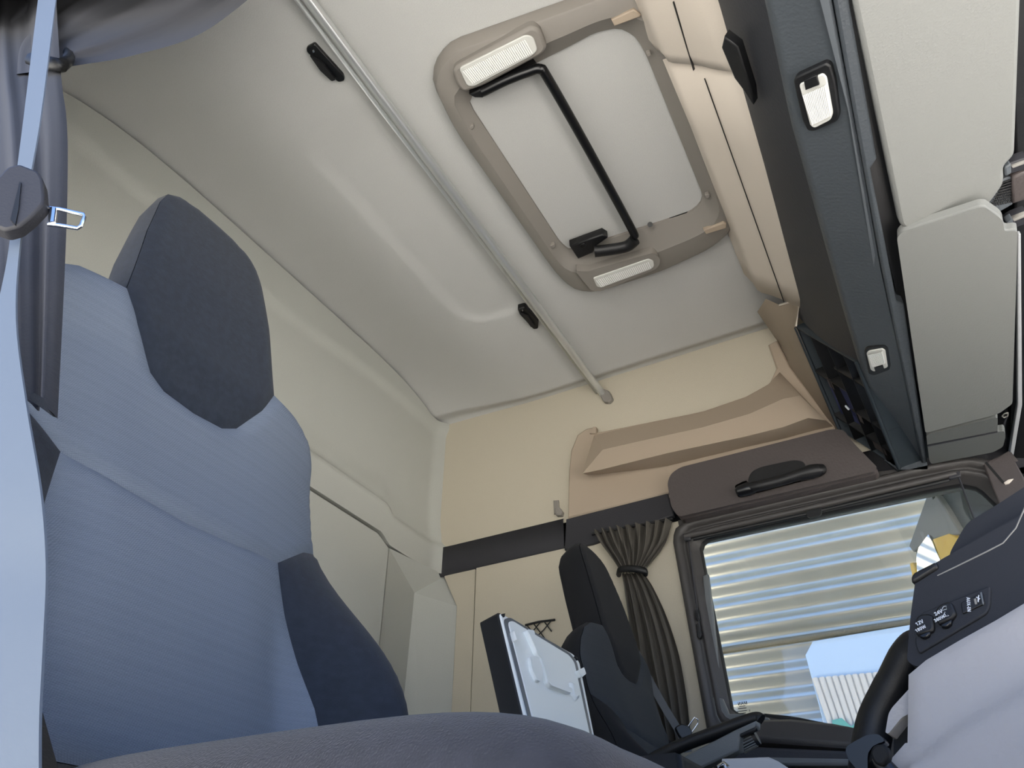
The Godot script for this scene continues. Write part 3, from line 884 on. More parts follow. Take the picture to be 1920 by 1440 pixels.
func grab_panel():
	var t := thing("header_panel", "dark brown-grey moulded panel with grab handle above the driver's window", "panel")
	slab("cover", [2.215, 1.411, -.657, 2.215, 1.441, -.641, 2.215, 1.456, -.607, 2.215, 1.456, -.119, 2.215, 1.443, -.087, 2.215, 1.392, -.072, 2.215, 1.295, -.029, 2.215, 1.284, -.039, 2.215, 1.281, -.414, 2.215, 1.280, -.635, 2.215, 1.322, -.655], Vector3(-1, 0, 0), 0.075, M.grab, t, 0.022, 0.015)
	slab("recess", [2.213, 1.347, -.399, 2.213, 1.376, -.384, 2.213, 1.385, -.353, 2.213, 1.382, -.247, 2.213, 1.367, -.221, 2.213, 1.340, -.220, 2.213, 1.324, -.243, 2.213, 1.326, -.389], Vector3(-1, 0, 0), 0.004, M.black, t, 0.001, 0.02)
	slab("recess", [2.215, 1.344, -.444, 2.214, 1.354, -.401, 2.215, 1.332, -.397, 2.215, 1.335, -.174, 2.215, 1.306, -.176, 2.215, 1.299, -.378, 2.215, 1.297, -.438], Vector3(-1, 0, 0), 0.004, M.black, t, 0.001, 0.01)
	var hd := tubed("grab_handle", spline3(p3([2.208, 1.317, -.430, 2.198, 1.314, -.410, 2.190, 1.309, -.369, 2.190, 1.310, -.304, 2.190, 1.315, -.240, 2.190, 1.317, -.192, 2.205, 1.324, -.177]), 4), 0.0165, M.black, t, 12, 1.0)
	hd.set_meta("label", "black bar handle")
	tubed("end_boot", p3([2.196, 1.309, -.431, 2.196, 1.311, -.400, 2.196, 1.311, -.380]), [0.018, 0.021, 0.018], M.gloss, hd, 12)
	tubed("end_boot", p3([2.192, 1.315, -.243, 2.192, 1.317, -.208, 2.192, 1.318, -.180]), [0.018, 0.022, 0.018], M.black, hd, 12)

func door_side():
	var o := struct("door_1", "dark grey driver's door frame around the side window")
	# frame ring round the opening
	var hole := p2([-0.607, 1.205, -0.600, 1.222, -0.575, 1.236, 0.08, 1.240, 0.165, 1.238, 0.205, 1.215, 0.232, 1.15, 0.27, 0.90, 0.28, 0.60, 0.20, 0.565, -0.10, 0.585, -0.249, 0.617, -0.428, 0.669, -0.50, 0.688, -0.56, 0.695, -0.586, 0.705])
	var outer := p2([-0.682, 1.235, -0.672, 1.272, -0.640, 1.288, 0.08, 1.300, 0.21, 1.296, 0.275, 1.262, 0.31, 1.16, 0.345, 0.90, 0.35, 0.50, 0.20, 0.45, -0.10, 0.46, -0.25, 0.47, -0.43, 0.47, -0.50, 0.47, -0.60, 0.47, -0.645, 0.50])
	var c := Vector2(-0.18, 0.92)
	var h := by_angle(hole, 160, c)
	var r := by_angle(outer, 160, c)
	var rings: Array = []
	for lv in [[0.0, 2.305], [0.0, 2.278], [0.10, 2.270], [0.30, 2.270], [0.38, 2.285], [0.46, 2.292], [0.52, 2.285], [0.66, 2.283], [0.72, 2.30], [0.92, 2.310], [1.0, 2.325]]:
		var g := PackedVector3Array()
		for k in 160:
			var p: Vector2 = r[k].lerp(h[k], lv[0])
			g.append(Vector3(lv[1], p.y, p.x))
		rings.append(g)
	var st := begin()
	loft(st, rings, true)
	put(st, "frame", M.door, o)
	st = begin()
	rings = []
	for lv in [[0.97, 2.318], [1.0, 2.322], [1.035, 2.328], [1.035, 2.34]]:
		var g := PackedVector3Array()
		for k in 160:
			var p: Vector2 = r[k].lerp(h[k], lv[0])
			g.append(Vector3(lv[1], p.y, p.x))
		rings.append(g)
	loft(st, rings, true)
	put(st, "rubber_seal", M.rubber, o)
	# light guide strip beside the glass and its corner piece
	slab("guide_strip", [2.306, 1.109, -.610, 2.306, 1.114, -.593, 2.306, .744, -.601, 2.306, .745, -.629], Vector3(-1, 0, 0), 0.02, M.doorlight, o, 0.004)
	slab("corner_cover", [2.290, .741, -.651, 2.290, .744, -.624, 2.290, .736, -.600, 2.290, .694, -.589, 2.290, .688, -.539, 2.290, .672, -.483, 2.290, .648, -.473, 2.290, .610, -.644], Vector3(-1, 0, 0), 0.02, M.doorlight, o, 0.005)
	slab("screw_hole", [2.288, .727, -.622, 2.288, .728, -.615, 2.288, .718, -.609, 2.288, .711, -.612, 2.288, .712, -.619, 2.288, .720, -.623], Vector3(-1, 0, 0), 0.004, M.black, o, 0.0)
	# sill and inner panel
	slab("sill_cover", [2.250, .642, -.624, 2.250, .675, -.574, 2.250, .660, -.418, 2.250, .635, -.315, 2.250, .602, -.219, 2.250, .554, -.232, 2.250, .603, -.500, 2.250, .601, -.623], Vector3(-1, 0.3, 0), 0.05, M.door, o, 0.012)
	slab("inner_panel", [2.235, .606, -.618, 2.235, .554, -.230, 2.235, .428, -.262, 2.235, .449, -.621], Vector3(-1, 0, 0), 0.05, M.band, o, 0.008)
	slab("inner_ledge", [2.200, .562, -.508, 2.200, .531, -.230, 2.200, .517, -.234, 2.200, .538, -.485], Vector3(-1, 0.2, 0), 0.05, M.doorlight, o, 0.006)
	boxed("lower_door", Vector3(2.36, 0.1, -0.2), Vector3(0.05, 0.78, 1.0), M.band, o)
	slab("header_cover", [2.292, 1.309, -.662, 2.292, 1.323, -.040, 2.292, 1.314, .047, 2.292, 1.282, .248, 2.292, 1.266, .243, 2.292, 1.261, .173, 2.292, 1.260, -.659], Vector3(-1, 0, 0), 0.02, M.door, o, 0.004)
	# glass
	o = struct("window_1", "driver's side window glass with a small printed mark")
	var gp := PackedVector2Array()
	for k in 160: gp.append(h[k] + (h[k] - c).normalized() * 0.012)
	st = begin()
	plate(st, gp, Transform3D(Basis(Vector3(0, 0, 1), Vector3(0, 1, 0), Vector3(-1, 0, 0)), Vector3(2.332, 0, 0)), 0.004)
	put(st, "pane", M.glass, o)
	var tp := p3([2.330, .726, -.555, 2.330, .719, -.557, 2.330, .713, -.558, 2.330, .706, -.559, 2.330, .700, -.558, 2.330, .704, -.577, 2.330, .704, -.538])
	var B := Basis(Vector3(0, 0, -1), Vector3(0, 1, 0), Vector3(1, 0, 0))
	text_on("MAN", Transform3D(B, tp[0]), 0.0085, M.stamp, o, "printed_mark")
	for i in range(1, 5):
		boxed("printed_line", tp[i], Vector3(0.0008, 0.0018, [0.018, 0.024, 0.026, 0.016][i - 1]), M.stamp, o, Basis(), 0.0)
	text_on("43R", Transform3D(B, tp[5]), 0.005, M.stamp, o, "printed_mark")
	text_on("1", Transform3D(B, tp[6]), 0.006, M.stamp, o, "printed_mark")
	# roller blind
	var t := thing("roller_blind", "rolled black window blind along the top of the driver's window", "blind")
	tubed("cassette", p3([2.262, 1.231, -.636, 2.262, 1.237, -.240, 2.262, 1.247, .161]), 0.0105, M.door, t, 10)
	tubed("pull_bar", p3([2.262, 1.216, -.610, 2.262, 1.220, -.244, 2.262, 1.231, .139]), 0.006, M.black, t, 8)
	slab("pull_tab", [2.252, 1.225, -.255, 2.252, 1.227, -.209, 2.252, 1.205, -.214, 2.252, 1.200, -.222, 2.252, 1.201, -.248, 2.252, 1.208, -.255], Vector3(-1, 0, 0), 0.006, M.black, t, 0.001)
	slab("end_bracket", [2.255, 1.246, .139, 2.255, 1.248, .172, 2.255, 1.233, .170, 2.255, 1.231, .140], Vector3(-1, 0, 0), 0.012, M.band, t, 0.002)
	slab("end_bracket", [2.255, 1.240, -.640, 2.255, 1.239, -.619, 2.255, 1.217, -.618, 2.255, 1.216, -.638], Vector3(-1, 0, 0), 0.012, M.band, t, 0.002)
	tubed("guide_cord", p3([2.264, 1.241, .164, 2.264, 1.133, .163, 2.264, 1.016, .164]), 0.0028, M.band, t, 6)
	tubed("guide_cord", p3([2.272, 1.230, -.629, 2.272, .933, -.632]), 0.0028, M.band, t, 6)
	slab("cord_clip", [2.268, .992, -.638, 2.268, .993, -.628, 2.268, .960, -.627, 2.268, .959, -.637], Vector3(-1, 0, 0), 0.012, M.black, t, 0.002)
	slab("cord_clip", [2.268, .949, -.640, 2.268, .951, -.632, 2.268, .915, -.629, 2.268, .905, -.635, 2.268, .911, -.642], Vector3(-1, 0, 0), 0.014, M.black, t, 0.002)

func curtain_sheet(st: SurfaceTool, L: PackedVector3Array, Rr: PackedVector3Array, waves: float, amp: Array, n: Vector3, sd: int):
	var rg := RandomNumberGenerator.new()
	rg.seed = sd
	var ph: Array = []
	for i in 12: ph.append(rg.randf_range(-0.6, 0.6))
	var l := spline3(L, 8)
	var r := spline3(Rr, 8)
	var k := l.size()
	grid(st, k - 1, int(waves * 12), func(a: float, b: float):
		var i := int(round(a * (k - 1)))
		var am := interp(amp, a)
		var w := sin(TAU * waves * (b + 0.03 * sin(a * 3.0 + 5.0 * b)) + ph[int(b * 11.0)] * 0.5 * a)
		var w2 := sin(TAU * waves * 2.3 * b + 2.0 * a + sd)
		return l[i].lerp(r[i], b) + n * am * (w + 0.35 * w2))

func far_curtain():
	var t := thing("window_curtain", "dark grey pleated curtain tied back beside the driver's window", "curtain", "tied back cab curtains")
	var st := begin()
	curtain_sheet(st, p3([2.265, 1.323, -.951, 2.265, 1.265, -.923, 2.265, 1.204, -.888, 2.265, 1.154, -.862]), p3([2.265, 1.302, -.674, 2.265, 1.236, -.702, 2.265, 1.184, -.744, 2.265, 1.147, -.788]), 9.0, [0, 0.017, 0.4, 0.013, 1, 0.005], Vector3(-1, 0, 0), 3)
	put(st, "gathered_top", M.curtain, t)
	tubed("heading_rail", p3([2.272, 1.317, -.963, 2.272, 1.313, -.815, 2.272, 1.308, -.670]), 0.004, M.black, t, 6)
	st = begin()
	curtain_sheet(st, p3([2.283, 1.159, -.869, 2.283, 1.095, -.863, 2.283, .972, -.856, 2.283, .841, -.854, 2.283, .717, -.840, 2.283, .586, -.821]), p3([2.283, 1.149, -.795, 2.283, 1.086, -.765, 2.283, .985, -.731, 2.283, .868, -.706, 2.283, .745, -.698, 2.283, .631, -.700]), 5.0, [0, 0.005, 0.3, 0.011, 1, 0.012], Vector3(-1, 0, 0), 4)
	put(st, "hanging_tail", M.curtain, t)
	tubed("tie_band", spline3(p3([2.265, 1.151, -.874, 2.240, 1.155, -.855, 2.235, 1.148, -.815, 2.245, 1.137, -.778, 2.262, 1.134, -.781]), 5), 0.0085, M.black, t, 8, 1.4)

func driver_belt():
	var t := thing("seat_belt", "grey seat belt hanging beside the driver's seat", "belt", "seat belts")
	var p := spline3(p3([2.180, .867, -.806, 2.180, .789, -.776, 2.180, .705, -.737, 2.180, .632, -.700, 2.180, .584, -.684]), 5)
	var s := PackedVector3Array()
	for i in p.size(): s.append(Vector3(0.004, 0.002, 0.010))
	var st := begin()
	ribbon(st, p, s, 0.002)
	put(st, "webbing", M.belt_far, t)
	slab("tongue", [2.146, .639, -.704, 2.155, .649, -.688, 2.164, .644, -.671, 2.168, .630, -.663, 2.166, .614, -.667, 2.159, .601, -.681, 2.151, .617, -.696], Vector3(-0.75, 0, 0.4), 0.012, M.gloss, t, 0.003, 0.006, 0.01)
	tubed("buckle_plate", p3([2.163, .641, -.672, 2.174, .667, -.653, 2.178, .661, -.645, 2.177, .652, -.647, 2.168, .630, -.663]), 0.0022, M.chrome, t, 6)

# ---------------------------------------------------------------- seats
func mirror2(a: Array) -> PackedVector2Array:
	# right half from top to bottom -> closed symmetric outline
	var r := p2(a)
	var o := PackedVector2Array(r)
	for i in range(r.size() - 1, -1, -1):
		if absf(r[i].x) > 0.0005: o.append(Vector2(-r[i].x, r[i].y))
	return o

func seat_w(u: float, v: float) -> float:
	var a := absf(u)
	var w := -0.9 * pow(maxf(a - 0.12, 0.0), 2.0)
	w += 0.155 * sst(0.17, 0.33, a) * (1.0 - sst(-0.02, 0.36, v)) * (1.0 - 0.35 * sst(0.33, 0.40, a))
	w += 0.018 * sst(0.44, 0.55, v) - 0.10 * pow(maxf(v - 0.72, 0.0), 1.5)
	w += 0.012 * (1.0 - sst(0.0, 0.25, absf(v - 0.12))) * (1.0 - sst(0.1, 0.22, a))
	return w

func seat(t: Node3D, O: Vector3, s: float, mw: Material, mv: Material, mb: Material):
	var V := Vector3(0, 1, -0.25).normalized()
	var W := Vector3(0, 0.25, 1).normalized()
	var at := func(u: float, v: float, w: float) -> Vector3: return O + s * (Vector3.RIGHT * u + V * v + W * w)
	var head := mirror2([0.0, 0.965, 0.05, 0.963, 0.09, 0.952, 0.118, 0.925, 0.132, 0.88, 0.150, 0.76, 0.158, 0.66, 0.165, 0.585, 0.135, 0.525, 0.09, 0.462, 0.06, 0.444, 0.0, 0.438])
	var shoulder := PackedVector2Array()
	var rs := p2([0.0, 0.438, 0.06, 0.444, 0.09, 0.462, 0.135, 0.525, 0.165, 0.585, 0.24, 0.576, 0.285, 0.55, 0.308, 0.51, 0.317, 0.46, 0.318, 0.39, 0.322, 0.328, 0.27, 0.300, 0.195, 0.243, 0.10, 0.228, 0.0, 0.222])
	shoulder.append_array(rs)
	for i in range(rs.size() - 2, 0, -1): shoulder.append(Vector2(-rs[i].x, rs[i].y))
	var back := mirror2([0.0, 0.222, 0.10, 0.228, 0.195, 0.243, 0.203, 0.15, 0.215, 0.07, 0.228, 0.0, 0.24, -0.12, 0.0, -0.12])
	var bol := p2([0.195, 0.243, 0.27, 0.300, 0.322, 0.328, 0.332, 0.28, 0.350, 0.21, 0.370, 0.14, 0.392, 0.05, 0.398, -0.12, 0.24, -0.12, 0.228, 0.0, 0.215, 0.07, 0.203, 0.15])
	var sew := func(p: Vector2, d: float): return at.call(p.x, p.y, seat_w(p.x, p.y) - 0.008 * exp(-pow(d / 0.008, 2.0)))
	var st := begin()
	patch(st, head, 0.013, sew)
	put(st, "headrest", mv, t)
	st = begin()
	patch(st, shoulder, 0.014, sew)
	put(st, "shoulder_panel", mw, t)
	st = begin()
	patch(st, back, 0.015, sew)
	put(st, "back_panel", mw, t)
	for sg in [1, -1]:
		var b := PackedVector2Array()
		for p in bol: b.append(Vector2(p.x * sg, p.y))
		st = begin()
		patch(st, b, 0.013, sew)
		put(st, "side_bolster", mv, t)
	# casing: headrest and back
	for cs in [[head, "headrest_casing", mv, [[0.0, -0.010, 0.0], [-0.004, -0.03, 0.0], [0.0, -0.06, 0.2], [0.014, -0.095, 0.6], [0.04, -0.115, 1.0]]], [mirror2([0.0, 0.57, 0.10, 0.57, 0.165, 0.585, 0.24, 0.576, 0.285, 0.55, 0.308, 0.51, 0.317, 0.46, 0.318, 0.39, 0.322, 0.328, 0.332, 0.28, 0.350, 0.21, 0.370, 0.14, 0.392, 0.05, 0.398, -0.12, 0.0, -0.12]), "back_casing", mb, [[0.0, -0.010, 0.0], [-0.006, -0.022, 0.0], [-0.004, -0.05, 0.1], [0.006, -0.08, 0.5], [0.03, -0.12, 1.0]]]]:
		var o: PackedVector2Array = resample(cs[0], 0.02)
		var rings: Array = []
		for lv in cs[3]:
			var q := inset(o, lv[0])
			var ring := PackedVector3Array()
			for i in q.size():
				var w := lerpf(seat_w(o[i].x, o[i].y), 0.0, lv[2])
				ring.append(at.call(q[i].x, q[i].y, w + lv[1]))
			rings.append(ring)
		st = begin()
		loft(st, rings, true, false)
		var lastr: PackedVector3Array = rings[rings.size() - 1]
		var cc := Vector3.ZERO
		for p in lastr: cc += p
		cc /= lastr.size()
		for i in lastr.size(): tri(st, lastr[i], lastr[(i + 1) % lastr.size()], cc)
		put(st, cs[1], cs[2], t)

func cushion(t: Node3D, c: Vector3, half: Vector3, m: Material):
	var st := begin()
	var rings: Array = []
	var n := 40
	var k := 30
	for i in k + 1:
		var a := -PI / 2 + PI * i / k
		var z := signf(sin(a)) * pow(absf(sin(a)), 0.5) * half.z
		var sc := pow(maxf(cos(a), 0.0), 0.4)
		var ring := PackedVector3Array()
		for j in n:
			var b := TAU * j / n
			var x := signf(cos(b)) * pow(absf(cos(b)), 0.45) * half.x * (0.75 + 0.25 * sc) * minf(1.0, sc * 1.6)
			var y := signf(sin(b)) * pow(absf(sin(b)), 0.6) * half.y * sc
			if y > 0: y *= 1.0 + 0.12 * sst(0.5, 0.9, absf(x) / half.x) - 0.12
			ring.append(c + Vector3(x, y, z))
		rings.append(ring)
	loft(st, rings, true)
	put(st, "cushion", m, t)

func seats():
	var t := thing("passenger_seat", "blue-grey woven passenger seat with velvet headrest in the foreground", "seat", "cab seats")
	seat(t, Vector3(0.544, 0.379, -0.71), 0.85, M.weave, M.velvet, M.velvet)
	cushion(t, Vector3(0.60, 0.168, -0.40), Vector3(0.27, 0.110, 0.245), M.cushion)
	boxed("seat_base", Vector3(0.56, -0.12, -0.40), Vector3(0.40, 0.34, 0.40), M.black, t, Basis(), 0.02)
	slab("recline_bracket", [0.33, 0.1, -0.62, 0.33, 0.1, -0.45, 0.33, 0.2, -0.5, 0.33, 0.36, -0.66, 0.33, 0.36, -0.72], Vector3(-1, 0, 0), 0.02, M.black, t, 0.003)
	t = thing("driver_seat", "dark driver's seat with black velvet headrest by the tied curtain", "seat", "cab seats")
	seat(t, Vector3(1.955, 0.398, -0.660), 0.761, M.weave_dark, M.velvet_dark, M.velvet_dark)
	cushion(t, Vector3(1.99, 0.20, -0.36), Vector3(0.25, 0.09, 0.25), M.velvet_dark)
	boxed("seat_base", Vector3(1.99, -0.10, -0.42), Vector3(0.40, 0.40, 0.40), M.black, t, Basis(), 0.02)
	# armrest of the driver's seat
	var p := p3([1.740, .468, -.683, 1.740, .505, -.578, 1.740, .528, -.483, 1.740, .544, -.412, 1.740, .547, -.389, 1.740, .543, -.382])
	tubed("armrest_pad", spline3(p, 4), 0.017, M.black, t, 12, 0.8)
	slab("armrest_body", [1.725, .441, -.654, 1.725, .490, -.530, 1.725, .522, -.428, 1.725, .534, -.382, 1.725, .522, -.385, 1.725, .513, -.418, 1.725, .484, -.427, 1.725, .477, -.447, 1.725, .452, -.535, 1.725, .427, -.608], Vector3(-1, 0, -0.1), 0.03, M.doorlight, t, 0.004)
	slab("armrest_trim", [1.722, .457, -.604, 1.722, .495, -.494, 1.722, .519, -.406, 1.722, .525, -.384, 1.722, .517, -.385, 1.722, .510, -.413, 1.722, .485, -.495], Vector3(-1, 0, -0.1), 0.012, M.black, t, 0.002)
	var kn := p3([1.740, .499, -.439, 1.740, .514, -.396])
	tubed("adjuster_knob", kn, 0.017, M.black, t, 16)
	var st := begin()
	var ax := (kn[1] - kn[0]).normalized()
	var e1 := ax.cross(Vector3.UP).normalized()
	var e2 := ax.cross(e1)
	for i in 20:
		var d := e1 * cos(TAU * i / 20.0) + e2 * sin(TAU * i / 20.0)
		tube(st, PackedVector3Array([kn[0] + d * 0.017 + ax * 0.006, kn[1] + d * 0.017 - ax * 0.008]), 0.0017, 5)
	put(st, "knob_ribs", M.doorlight, t)

func near_side():
	# curtain tied back at the near door post
	var t := thing("window_curtain", "blue-grey curtain tied back at the near door post", "curtain", "tied back cab curtains")
	var st := begin()
	curtain_sheet(st, p3([.200, 1.315, -1.141, .200, 1.772, -1.442, .210, 2.056, -1.546, .260, 2.477, -1.691, .350, 2.535, -1.371]), p3([.225, 1.193, -.899, .240, 1.206, -.878, .280, 1.252, -.831, .340, 1.375, -.789, .400, 1.619, -.782]), 4.0, [0, 0.012, 0.4, 0.03, 1, 0.04], Vector3(-0.25, -0.8, 0.5), 7)
	put(st, "gathered_top", M.curtain_near, t)
	st = begin()
	curtain_sheet(st, p3([.185, 3.955, -3.050, .190, 1.711, -1.441, .195, 1.046, -.970, .210, .753, -.783, .225, .600, -.690, .235, .526, -.631]), p3([.222, 2.212, -1.486, .225, 1.236, -.921, .228, .987, -.774, .240, .851, -.715, .262, .705, -.671, .300, .537, -.642]), 2.6, [0, 0.010, 0.3, 0.013, 1, 0.010], Vector3(-0.5, 0, 0.5), 8)
	put(st, "hanging_tail", M.curtain_near, t)
	st = begin()
	curtain_sheet(st, p3([.262, .530, -.617, .264, .521, -.616]), p3([.305, .555, -.658, .303, .537, -.646]), 1.0, [0, 0.002, 1, 0.002], Vector3(-0.5, 0, 0.5), 9)
	put(st, "hem", M.velvet, t)
	tubed("tie_band", spline3(p3([.200, 1.212, -.937, .215, 1.161, -.868, .235, 1.248, -.921, .250, 1.385, -1.028]), 4), 0.008, M.black, t, 8, 1.5)
	# belt
	t = thing("seat_belt", "pale blue-grey seat belt with dark tongue hanging in the foreground", "belt", "seat belts")
	var p := spline3(p3([.165, 1.379, -.943, .175, 1.053, -.788, .185, .881, -.715, .195, .757, -.670, .200, .645, -.619, .205, .550, -.577, .210, .452, -.520, .215, .375, -.471, .220, .323, -.444, .220, .277, -.418, .220, .236, -.395, .220, .201, -.375]), 5)
	var l := spline3(p3([.165, 1.320, -.884, .175, 1.024, -.752, .185, .863, -.689, .195, .747, -.654, .200, .641, -.611, .205, .544, -.562, .210, .444, -.496, .215, .368, -.444, .220, .318, -.417, .220, .273, -.393, .220, .234, -.373, .220, .200, -.353]), 5)
	var s := PackedVector3Array()
	for i in p.size(): s.append((l[i] - p[i]) * lerpf(0.75, 1.0, sst(0.3, 0.6, float(i) / p.size())) + Vector3(0.001, 0.0, 0.002))
	st = begin()
	ribbon(st, p, s, 0.0016)
	put(st, "webbing", M.belt, t)
	slab("tongue", [.167, .672, -.629, .167, .693, -.625, .169, .714, -.620, .174, .720, -.614, .186, .715, -.601, .191, .707, -.597, .197, .687, -.592, .199, .679, -.591, .197, .662, -.596, .194, .650, -.601, .189, .644, -.608, .173, .650, -.625], Vector3(-0.75, -0.1, 0.66), 0.014, M.band, t, 0.0025, 0.003, 0.012)
	slab("slot", [.189, .655, -.607, .181, .698, -.609, .182, .697, -.608, .189, .668, -.604, .193, .650, -.603], Vector3(-0.75, -0.1, 0.66), 0.003, M.black, t, 0.0, 0.0, 0.014)
	tubed("buckle_plate", p3([.197, .684, -.593, .204, .685, -.585, .218, .683, -.569, .219, .680, -.568, .220, .670, -.569, .219, .667, -.571, .209, .667, -.582, .203, .666, -.589]), 0.0019, M.chrome, t, 8)
	tubed("buckle_plate", p3([.201, .684, -.589, .205, .667, -.586]), 0.0035, M.chrome, t, 8)

# ---------------------------------------------------------------- between the seats and the dashboard
func coolbox():
	var t := thing("cool_box", "open cool box lid with white lining standing between the seats", "cool box")
	var n := Vector3(0, 0.3, 0.95).normalized()
	var face := [1.220, .666, -.715, 1.558, .681, -.720, 1.581, .668, -.716, 1.474, .377, -.624, 1.198, .341, -.612]
	slab("lid_shell", face, n, 0.042, M.black, t, 0.004, 0.01, -0.002)
	slab("lid_rim", [1.222, .662, -.714, 1.551, .675, -.718, 1.572, .663, -.714, 1.469, .380, -.625, 1.199, .349, -.615], n, 0.006, M.white, t, 0.002, 0.008, 0.001)
	slab("seal", [1.226, .649, -.710, 1.258, .664, -.715, 1.529, .670, -.716, 1.551, .657, -.712, 1.460, .384, -.626, 1.209, .353, -.616], n, 0.003, M.strip, t, 0.001, 0.012, 0.003)
	slab("lining", [1.239, .647, -.709, 1.261, .657, -.713, 1.511, .660, -.713, 1.529, .649, -.710, 1.447, .391, -.628, 1.221, .359, -.618], n, 0.004, M.white, t, 0.001, 0.012, 0.0045)
	slab("moulding", [1.296, .646, -.709, 1.329, .654, -.711, 1.319, .608, -.697, 1.342, .610, -.698, 1.341, .560, -.682, 1.433, .566, -.684, 1.431, .557, -.681, 1.414, .553, -.680, 1.332, .546, -.677, 1.322, .551, -.679, 1.325, .597, -.693, 1.312, .604, -.696], n, 0.016, M.white, t, 0.005, 0.004, 0.015)
	slab("moulding", [1.279, .590, -.691, 1.318, .599, -.694, 1.319, .573, -.686, 1.299, .547, -.678, 1.279, .543, -.676, 1.269, .560, -.682], n, 0.016, M.white, t, 0.006, 0.006, 0.012)
	slab("moulding", [1.454, .588, -.691, 1.478, .588, -.691, 1.477, .560, -.682, 1.453, .548, -.678, 1.441, .558, -.681], n, 0.016, M.white, t, 0.006, 0.006, 0.012)
	slab("catch", [1.235, .625, -.702, 1.258, .634, -.705, 1.253, .618, -.700, 1.235, .606, -.696], n, 0.014, M.white, t, 0.003, 0.003, 0.013)
	slab("catch", [1.509, .623, -.702, 1.555, .642, -.708, 1.555, .628, -.703, 1.522, .612, -.698], n, 0.014, M.white, t, 0.003, 0.003, 0.013)
	slab("corner_bumper", [1.222, .658, -.713, 1.237, .664, -.715, 1.230, .654, -.711], n, 0.004, M.black, t, 0.001, 0.002, 0.005)
	slab("corner_bumper", [1.542, .667, -.715, 1.560, .669, -.716, 1.553, .660, -.713], n, 0.004, M.black, t, 0.001, 0.002, 0.005)
	boxed("body", Vector3(1.33, 0.05, -0.62), Vector3(0.36, 0.66, 0.5), M.black, t, Basis(), 0.01)
	t = thing("storage_net", "black elastic storage net on the wall behind the driver's seat", "net")
	tubed("edge_cord", p3([2.285, 1.047, -1.233, 2.285, 1.050, -1.182, 2.285, 1.047, -1.121]), 0.004, M.black, t, 6)
	for k in [[2.285, 1.048, -1.202, 2.285, 1.005, -1.170, 2.285, .965, -1.143], [2.285, 1.049, -1.174, 2.285, 1.024, -1.202, 2.285, 1.004, -1.233], [2.285, 1.049, -1.162, 2.285, 1.010, -1.134], [2.285, 1.048, -1.133, 2.285, 1.021, -1.162, 2.285, .992, -1.203], [2.285, 1.046, -1.227, 2.285, 1.005, -1.195]]:
		tubed("mesh_cord", p3(k), 0.0022, M.black, t, 5)

